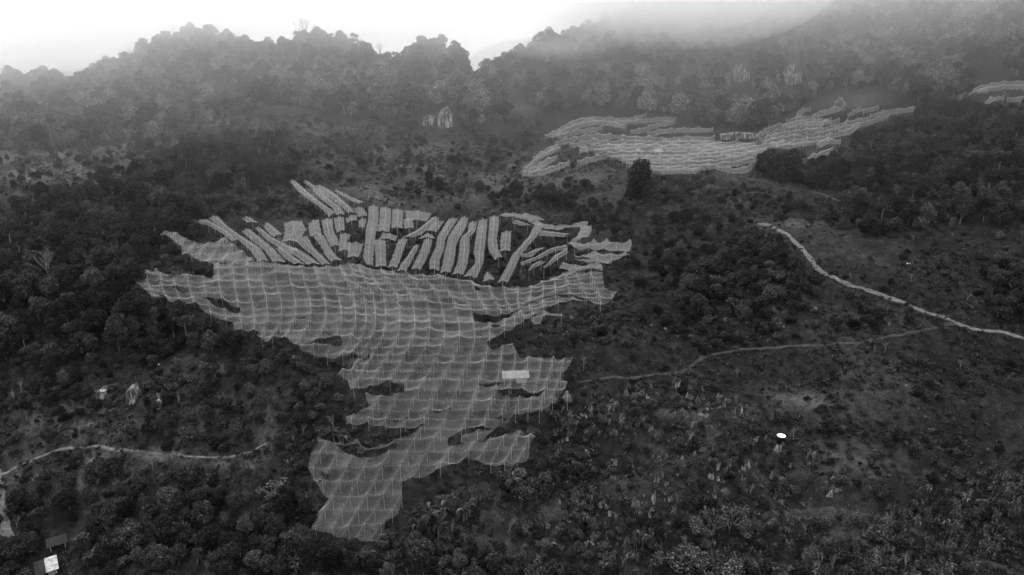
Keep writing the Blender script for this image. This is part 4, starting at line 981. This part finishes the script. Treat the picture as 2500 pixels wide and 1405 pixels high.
scatter(RIGHT, [('bush', 6, .25, .8, 4.6), ('bare', .8, .15, .3, 9), ('rock', .4, .2, .5, 3), ('pale', .5, .25, .5, 3)], .06, .06)
scatter(EDGER, [('bush', 4, .8, 1.5, 2.6), ('tree', 3, .3, .5, 6), ('pale', 1, .5, .8, 3)], .5)
scatter(LOWR, [('bush', 6, .35, 1.1, 2.4), ('banana', 1.4, .5, .85, 3.2), ('rock', 3, .4, 1.1, 1.9), ('tree', .8, .2, .34, 6), ('pale', .8, .4, .7, 2.6), ('bare', .5, .2, .35, 5)], .8, .10)
scatter(CORN, [('bush', 2, .4, .8, 3.0), ('banana', 2, .4, .7, 2.4), ('rock', .5, .3, .7, 2.5)], .25, .1)
scatter([(-1400,900),(3600,700),(3600,1700),(-1400,1700)], [('bush', 3, .2, .42, 3.5), ('rock', .35, .12, .3, 6)], .08, .1)

scatter(MAIN, [('bush', 5, .25, .75, 2.6), ('pale', 1.5, .3, .7, 2.6), ('banana', .5, .45, .65, 4)], .22, chk=False)
for pl in nostrip[:0]: pass
scatter(z2([(-150,560),(1900,600),(1900,900),(1300,1000),(-150,880)]), [('bush', 4, .2, .6, 2.6)], .2, chk=False)
# cliffs: bright limestone faces between the trees
def cliff(u, v, w, h, seed, label):
    p = at_px(u, v); n = 26; V = []; mm = 22
    for i in range(n):
        for j in range(mm):
            a = i / (n - 1) * 2 - 1; f = j / (mm - 1)
            prof = (1 - a * a) ** .5; x = a * w / 2; z = -1 + (h + 1) * f * (0.55 + .45 * prof) * (.85 + .18 * mnoise.noise(Vector((a * 1.8, seed, 0))))
            q = Vector((x * .9, z * .25, seed * 3)); y = -prof * w * .28 + f * h * .22 + .7 * mnoise.fractal(q, 1, 2, 5) + .5 * abs(mnoise.noise(Vector((x * 1.6, z * .2, seed))))
            if j == mm - 1: y += 3
            V.append((x, y, z))
    o = add('cliff', mesh('cliff', V, grid_faces(n, mm), M_CLIFF)); o.location = p; tag(o, label, 'cliff', 'bright limestone faces'); occ.setdefault((0, 0), [])
def cliff_mat():
    m, t, b = new_mat('bright_limestone'); tc = t.nodes.new('ShaderNodeTexCoord'); mp = t.nodes.new('ShaderNodeMapping'); mp.inputs['Scale'].default_value = (1.0, 1.0, .22)
    t.links.new(tc.outputs['Object'], mp.inputs[0]); f = noise_n(t, .9, 8, mp.outputs[0], .75)
    t.links.new(ramp(t, f, [(.42, .03), (.52, .11), (.62, .42)]), b.inputs['Base Color'])
    bp = t.nodes.new('ShaderNodeBump'); bp.inputs['Distance'].default_value = .5; t.links.new(f, bp.inputs['Height']); t.links.new(bp.outputs[0], b.inputs['Normal']); return m
M_CLIFF = cliff_mat()
cliff(1087, 312, 7, 10, 1, 'bright streaked limestone cliff at the foot of the middle forest hill')
cliff(1048, 305, 6, 5, 2, 'low grey rock face just left of the streaked limestone cliff')
cliff(1812, 196, 9, 10, 3, 'white rock face high in the forest, left one of a pair')
cliff(1937, 204, 9, 11, 4, 'white rock face high in the forest, right one of a pair')
cliff(320, 985, 2.4, 4.2, 5, 'white streaked rock outcrop on the lower left slope')
cliff(245, 975, 2.2, 2.4, 6, 'grey rock outcrop left of the white streaked one, lower left')
cliff(385, 1000, 1.4, 2.6, 7, 'narrow grey rock outcrop right of the white streaked one, lower left')
cliff(1808, 335, 17, 2.6, 8, 'heap of pale boulders between two fields of far nets')

# ---- turn the scattered items into things (the largest in view) and masses (the rest)
def region(u, v):
    if v < 330: return 'on the misty upper ridge', 0
    if u > 1835 and v < 560: return 'on the right-hand wooded spur', 1
    if u < 730 and v < 640: return 'in the left-hand wood above the nets', 2
    if u < 600 and v < 880: return 'on the slope left of the big canopy', 3
    if u < 760 and v < 1120: return 'between the lower left footpath and the canopy', 4
    if u < 1100: return 'below the footpath at the lower left', 5
    if v < 560: return 'on the open slope below the far terrace', 6
    if u > 1900 and v < 880: return 'on the slope around the dirt road', 7
    if v < 900: return 'just right of the big canopy', 8
    if u > 1850: return 'on the grassy slope at the lower right', 9
    if v > 1230: return 'along the bottom edge of the slope, right of the canopy tail', 10
    return 'among the rock outcrops right of the canopy tail', 11
LOOK = {'ftree': ('broadleaf_tree', 'tree', 'mid-grey broad-crowned tree'), 'tree': ('broadleaf_tree', 'tree', 'dark dense-crowned broadleaf tree'), 'loose': ('slender_tree', 'tree', 'slender tree with a loose thin crown and pale trunk'),
        'bush': ('bush', 'bush', 'rounded leafy bush'), 'pale': ('pale_shrub', 'shrub', 'pale feathery shrub with thin stems'), 'bare': ('bare_tree', 'tree', 'leafless tree with thin pale branches'),
        'banana': ('banana_plant', 'banana plant', 'banana plant with long arching leaves'), 'rock': ('rock', 'rock', 'jagged weathered limestone rock'), 'reed': ('reed', 'reed', 'dry stalks')}
def gn_scatter(name, arr, kind, label):
    """ONE object: points of a mesh carrying copies of the plants"""
    P = np.array([a[0] for a in arr]); me = bpy.data.meshes.new(name); me.vertices.add(len(P)); me.vertices.foreach_set('co', P.ravel().astype(np.float32))
    a1 = me.attributes.new('scl', 'FLOAT_VECTOR', 'POINT'); a1.data.foreach_set('vector', np.array([a[1] for a in arr], np.float32).ravel())
    a2 = me.attributes.new('rot', 'FLOAT_VECTOR', 'POINT'); a2.data.foreach_set('vector', np.array([(0, 0, a[2]) for a in arr], np.float32).ravel())
    a3 = me.attributes.new('kid', 'INT', 'POINT'); a3.data.foreach_set('value', np.array([a[3] for a in arr], np.int32))
    o = add(name, me); tag(o, kind='stuff'); 
    g = bpy.data.node_groups.new(name, 'GeometryNodeTree'); g.interface.new_socket('Geometry', in_out='INPUT', socket_type='NodeSocketGeometry'); g.interface.new_socket('Geometry', in_out='OUTPUT', socket_type='NodeSocketGeometry')
    N = g.nodes; gi = N.new('NodeGroupInput'); go = N.new('NodeGroupOutput'); ip = N.new('GeometryNodeInstanceOnPoints'); jn = N.new('GeometryNodeJoinGeometry')
    pr = PROTO[kind]
    for d in reversed(pr):
        oi = N.new('GeometryNodeObjectInfo'); oi.inputs['Object'].default_value = d['whole']; oi.inputs['As Instance'].default_value = True
        g.links.new(oi.outputs['Geometry'], jn.inputs[0])
    def attr(nm, ty):
        n = N.new('GeometryNodeInputNamedAttribute'); n.data_type = ty; n.inputs['Name'].default_value = nm; return n.outputs['Attribute']
    g.links.new(gi.outputs[0], ip.inputs['Points']); g.links.new(jn.outputs[0], ip.inputs['Instance']); ip.inputs['Pick Instance'].default_value = True
    g.links.new(attr('kid', 'INT'), ip.inputs['Instance Index']); g.links.new(attr('scl', 'FLOAT_VECTOR'), ip.inputs['Scale'])
    e = N.new('FunctionNodeEulerToRotation'); g.links.new(attr('rot', 'FLOAT_VECTOR'), e.inputs[0]); g.links.new(e.outputs[0], ip.inputs['Rotation'])
    g.links.new(ip.outputs[0], go.inputs[0])
    md = o.modifiers.new('scatter', 'NODES'); md.node_group = g
    return o
LIMIT = {'tree': 260, 'ftree': 60, 'loose': 150, 'bush': 300, 'pale': 200, 'bare': 120, 'banana': 140, 'rock': 300}
MASS = {'tree': 'forest', 'ftree': 'ridge_forest', 'loose': 'forest_undergrowth', 'bush': 'shrubbery', 'pale': 'pale_shrubbery', 'bare': 'bare_woods', 'rock': 'rubble', 'banana': 'banana_grove'}
bpy.context.view_layer.update()
for kind, arr in items.items():
    P = np.array([a[0] for a in arr]); s = np.array([a[1][2] for a in arr]); u, v = proj(P); dist = np.linalg.norm(P, axis=1)
    vis = (u > -60) & (u < 2560) & (v > -40) & (v < 1500)
    size = np.where(vis, s * BASEH[kind] / dist, 0); order = np.argsort(-size); lim = LIMIT[kind]
    nm, cat, look = LOOK[kind]; rest = []; cells = {}; 
    smin = np.percentile(size[order[:lim]], 55)
    srt = []
    for r_, k in enumerate(order):
        if r_ < lim and vis[k]: srt.append(k)
        else: rest.append(arr[k])
    for k in srt:
        a = arr[k]; d = PROTO[kind][a[3]]; px = F * size[k]
        reg_, ri = region(u[k], v[k])
        if kind in ('bare', 'banana'): c = (ri,)
        else: c = (ri, int(size[k] > smin))
        cells.setdefault(c, []).append(k)
    for c, ks in cells.items():
        ks.sort(key=lambda k: u[k]); ri = c[0]
        for q, k in enumerate(ks):
            a = arr[k]; d = PROTO[kind][a[3]]; reg_ = region(u[k], v[k])[0]
            big = '' if len(c) == 1 else ('large ' if c[1] else 'small ')
            group = f'{big}{cat}s {reg_}' if not cat.endswith('sh') else f'{big}bushes {reg_}'
            if len(ks) == 1: lab = f'{big}{look}, {reg_}'; group = None
            elif len(ks) <= 20:
                lab = f'{big}{look} {reg_}, {ordn(q)} from left'; lab = lab if len(lab.split()) <= 16 else f'{big}{cat} {reg_}, {ordn(q)} from left'
            else: lab = f'{big}{look} {reg_}'
            lab = ' '.join(lab.split()[:16])
            px = F * size[k]
            if d['trunk'] is not None and d['crown'] is not None and px > 30:
                o = bpy.data.objects.new(nm, None); COL.objects.link(o)
                add('crown', d['crown'], o); add('trunk' if kind != 'pale' else 'stem', d['trunk'], o)
            elif d['trunk'] is not None and d['crown'] is not None:
                o = add(nm, d['whole'].data)
            else:
                o = add(nm, d['crown'] or d['trunk'])
            o.location = tuple(a[0]); o.rotation_euler = (0 if kind != 'rock' else rnd.uniform(-.3, .3), 0 if kind != 'rock' else rnd.uniform(-.3, .3), a[2]); o.scale = a[1]
            tag(o, lab, cat, group)
    if rest: gn_scatter(MASS[kind], rest, kind, None)
    print('COUNT', kind, len(arr), len(srt), len(rest))

# ---- ground cover
def cover(name, kind, polys, dens, smin, smax, clus=None, chk=False, maxn=90000):
    out = []
    for poly, dn in polys:
        A = (pip(poly, Uc, Vc) * area).sum(); n = int(min(maxn, A * dens * dn)); P, _ = sample(poly, n)
        u, v = proj(P); bad = near_path(u, v, 6) & (rng.random(n) < np.where(v < 1150, .75, .4)) | (((u - 1906) / 22) ** 2 + ((v - 1074) / 14) ** 2 < 1) | (u < -150) | (u > 2650)
        bi = np.zeros(n)
        for (a, b, c, d, s) in BARE: bi += s * np.exp(-(((u - a) / c) ** 2 + ((v - b) / d) ** 2))
        bad |= bi * 1.1 > rng.random(n) + .1
        if clus: bad |= np.array([mnoise.noise(Vector((p[0] * clus, p[1] * clus, 9.0))) for p in P]) < rng.normal(-.1, .2, n)
        for i in np.nonzero(~bad)[0]:
            s = smin + (smax - smin) * rng.random() ** 1.5; out.append((P[i], (s, s, s * rng.uniform(.7, 1.3)), rng.random() * 6.28, int(rng.integers(len(PROTO[kind])))))
    print('COVER', name, len(out)); gn_scatter(name, out, kind, None)
NEAR = [(-300,860),(2800,560),(2800,1700),(-300,1700)]; MID = [(-300,360),(1300,300),(2800,500),(2800,560),(-300,860)]
cover('grass', 'tuft', [(NEAR, 1.0), (MID, .35)], 2.6, .35, 1.0, .12, maxn=70000)
cover('weeds', 'weed', [(NEAR, 1.0), (MID, .5)], .6, .35, 1.3, .06)
cover('dry_reeds', 'reed', [(CORN, 1.8), (LOWR, .8), (ROCKS, .35), ([(480,480),(700,460),(800,530),(640,530),(500,520)], .7), ([(2380,600),(2500,560),(2600,700),(2420,720)], .5), ([(0,400),(200,390),(180,440),(0,470)], .4), ([(2280,480),(2330,480),(2330,560),(2270,560)],1.2)], .5, .5, 1.15, .15)

# ------------------------------------------------------------------ huts, tank and small things
def box(cx, cy, cz, sx, sy, sz):
    V = [(cx + a * sx / 2, cy + b * sy / 2, cz + c * sz / 2) for a in (-1, 1) for b in (-1, 1) for c in (-1, 1)]
    return V, [(0, 1, 3, 2), (4, 6, 7, 5), (0, 4, 5, 1), (2, 3, 7, 6), (0, 2, 6, 4), (1, 5, 7, 3)]
def corr(w, d, z0, z1_, x0=0, y0=0, n=24, th=.03):
    V = []; Fc = []
    for s in (0, 1):
        for i in range(n * 2 + 1):
            x = x0 - w / 2 + w * i / (2 * n); dz_ = .035 * (i % 2) - th * s
            V += [(x, y0 - d / 2, z0 + dz_), (x, y0 + d / 2, z1_ + dz_)]
    m = (n * 2 + 1) * 2
    for i in range(n * 2): a = 2 * i; Fc += [(a, a + 2, a + 3, a + 1), (m + a, m + a + 1, m + a + 3, m + a + 2)]
    Fc += [(0, 1, m + 1, m), (m - 2, 2 * m - 2, 2 * m - 1, m - 1)]
    return V, Fc
def hut(name, u, v, w, d, h, rot, label, roofm, cat='hut', walls=True, two=False, gable=False):
    p = at_px(u, v); o = bpy.data.objects.new(name, None); COL.objects.link(o); o.location = p; o.rotation_euler = (0, 0, rot); tag(o, label, cat)
    for a in (-1, 1):
        for b in (-1, 1):
            V, Fc = box(a * (w / 2 - .1), b * (d / 2 - .1), h / 2 - .4, .12, .12, h + .7); add('post', mesh('post', V, Fc, M_POLE), o)
    if walls:
        for (cx, cy, sx, sy) in ((0, d / 2 - .15, w - .3, .06), (-w / 2 + .15, 0, .06, d - .4), (w / 4, -d / 2 + .15, w / 2 - .3, .06)):
            V, Fc = box(cx, cy, h / 2 - .3, sx, sy, h + .5); add('wall', mesh('wall', V, Fc, M_WALL), o)
    rise = .9 if gable else .8
    if gable:
        for s in (1, -1):
            V, Fc = corr(w + .8, d / 2 + .5, h - .05, h + rise, 0, -(d / 4 + .25)); V = [(x, y * s, z) for x, y, z in V]; add('roof', mesh('roof', V, Fc, roofm[0] if s == 1 else roofm[1]), o)
    else:
        V, Fc = corr(w / 2 + .4 if two else w + .8, d + .9, h, h + rise, -(w / 4) if two else 0); add('roof', mesh('roof', V, Fc, roofm[0]), o)
        if two: V, Fc = corr(w / 2 + .4, d + .9, h + .12, h + rise + .12, w / 4 + .1); add('roof', mesh('roof', V, Fc, roofm[1]), o)
    return o
hut('field_shed', 1258, 930, 5.2, 2.8, 1.5, R(3), 'pale sheet-roofed field shed standing under the net canopy', (M_METAL, M_METALD), 'shed', gable=True)
hut('field_shed', 116, 1400, 3.2, 2.6, 1.2, R(35), 'small shed with bright patched sheet roof in the bottom left corner', (M_METALD, M_PATCH), 'shed', two=True)
hut('lean_to', 142, 1334, 2.6, 2.2, 1.3, R(32), 'open shelter with dark roof on posts, above the bright-roofed shed', (M_METALD, M_METALD), 'shelter', walls=False, gable=True)
hut('terrace_hut', 1583, 372, 7, 4, 1.8, R(2), 'long low hut with grey roof among the far terrace nets', (M_METALD, M_METAL), 'hut', gable=True)
hut('terrace_hut', 1607, 377, 2.6, 2.5, 1.2, R(-4), 'tiny white-roofed hut right of the long hut on the far terrace', (M_METAL, M_METAL), 'hut')
hut('terrace_hut', 1562, 376, 2.4, 2.5, 1.2, R(-6), 'tiny pale-roofed hut left of the long hut on the far terrace', (M_METAL, M_METAL), 'hut')
def disc(r, z, n=32): return [(r * math.cos(6.2832 * k / n), r * math.sin(6.2832 * k / n), z) for k in range(n)]
p = at_px(1906, 1078); o = bpy.data.objects.new('water_tank', None); COL.objects.link(o); o.location = p; tag(o, 'round black water tank with bright white top on the open slope', 'water tank')
n = 32; V = disc(.78, -.5) + disc(.80, 1.22) + disc(.72, 1.26); Fc = [(k, (k + 1) % n, n + (k + 1) % n, n + k) for k in range(n)] + [(n + k, n + (k + 1) % n, 2 * n + (k + 1) % n, 2 * n + k) for k in range(n)]
add('tank_wall', mesh('tank_wall', V, Fc, M_BLACK, True), o)
V = disc(.82, 1.23) + disc(.82, 1.27) + disc(.5, 1.30); Fc = [(k, (k + 1) % n, n + (k + 1) % n, n + k) for k in range(n)] + [(n + k, n + (k + 1) % n, 2 * n + (k + 1) % n, 2 * n + k) for k in range(n)] + [tuple(range(2 * n, 3 * n))]
add('lid', mesh('lid', V, Fc, M_WHITE), o)
def lump(name, u, v, s, label, cat):
    me = rock_mesh(rnd.randint(20, 90), s, s * .7, s * .5, 2); me.materials.clear(); me.materials.append(M_WHITE); o = add(name, me, None, at_px(u, v)); tag(o, label, cat)
lump('white_sack', 1951, 1017, .26, 'white sack lying on the slope just above the water tank', 'sack')
lump('white_sack', 2213, 941, .22, 'small white sack far right of the pale clearing', 'sack')
lump('white_sack', 1836, 829, .20, 'small white scrap beside the footpath across the right slope', 'sack')
lump('white_sack', 2218, 644, .42, 'white sack on the slope above the dirt road', 'sack')
lump('white_sack', 272, 1096, .22, 'white scrap on the lower left footpath', 'sack')
lump('white_sack', 388, 890, .26, 'white scrap on the slope left of the canopy', 'sack')
lump('white_sack', 1905, 790, .3, 'pale scrap below the dark bushes right of the canopy', 'sack')
# lone pole at the left point of the strips
p = at_px(384, 602); V, Fc = tube([(0, 0, -.4), (.05, 0, 5.6)], [.09, .06], 6)
tag(add('tall_pole', mesh('tall_pole', V, Fc, M_POLE), None, p), 'tall pale pole standing at the pointed left tip of the nets', 'pole')
p = at_px(335 / 1 + 52, 772); V, Fc = tube([(0, 0, -.4), (.05, 0, 3.6)], [.11, .09], 6)
tag(add('tall_pole', mesh('tall_pole', V, Fc, M_POLE), None, p), 'thick pale post below the left wing of the canopy', 'pole')

# ------------------------------------------------------------------ air: haze box and low cloud on the ridges
def vol_mat(name, dens, col=.95, ani=0.0):
    m = bpy.data.materials.new(name); m.use_nodes = True; t = m.node_tree; t.nodes.clear()
    o = t.nodes.new('ShaderNodeOutputMaterial'); v = t.nodes.new('ShaderNodeVolumePrincipled'); v.inputs['Density'].default_value = dens
    v.inputs['Color'].default_value = (col, col, col, 1); v.inputs['Anisotropy'].default_value = ani; t.links.new(v.outputs[0], o.inputs['Volume']); return m
V, Fc = box(0, 1200, -35, 4400, 3400, 236)
tag(add('haze', mesh('haze', V, Fc, vol_mat('haze_air', 0.000012))), kind='stuff')

def cloud(u, v, Y, hw, hh, dep, dens, label, soft=True):
    if hw > 400 or soft:
        for f in (1.12, .86, .62, .38): shell(u, v, Y, hw * f, hh * f, dep * f, dens * .42)
    else: shell(u, v, Y, hw, hh, dep, dens)
def shell(u, v, Y, hw, hh, dep, dens):
    import bmesh
    q = ray(u, v); c = q / q[1] * Y; bm = bmesh.new(); bmesh.ops.create_icosphere(bm, subdivisions=5, radius=1)
    k = Y / F
    for w_ in bm.verts: w_.co = Vector((w_.co.x * hw * k, w_.co.y * dep, w_.co.z * hh * k))
    me = bpy.data.meshes.new('low_cloud'); bm.to_mesh(me); bm.free(); me.materials.append(vol_mat('cloud_air', dens, .99, .45))
    me.polygons.foreach_set('use_smooth', [True] * len(me.polygons))
    o = add('low_cloud', me, None, c); tag(o, kind='stuff')
CLOUDS = [(560,55,425,620,60,60,.0035),(1040,85,425,240,60,50,.003),(60,160,400,300,70,60,.004),(1250,110,1700,3600,170,500,.006),(1250,200,440,3000,560,240,.0005),(500,10,440,950,250,120,.0021),(1590,-35,520,320,140,170,.017),(1640,40,500,300,90,110,.005),(-50,130,420,420,200,110,.004),(1250,90,700,400,160,150,.004),
 (1100,130,430,2200,330,150,.0007),(1950,-40,420,500,170,120,.0012),(100,330,330,500,200,60,.0012),(2400,-60,360,560,240,100,.0008)]
for a in CLOUDS: cloud(*a, None)

g = random.Random(5)
for k in range(12):
    u = g.uniform(-100, 2600); v = float(np.interp(u, [p[0] for p in RIDGE], [p[1] for p in RIDGE])) + g.uniform(-60, 60)
    v = max(v, 10); cloud(u, v, g.uniform(390, 480), g.uniform(90, 260), g.uniform(18, 55), g.uniform(20, 50), g.uniform(.0015, .0035), None)
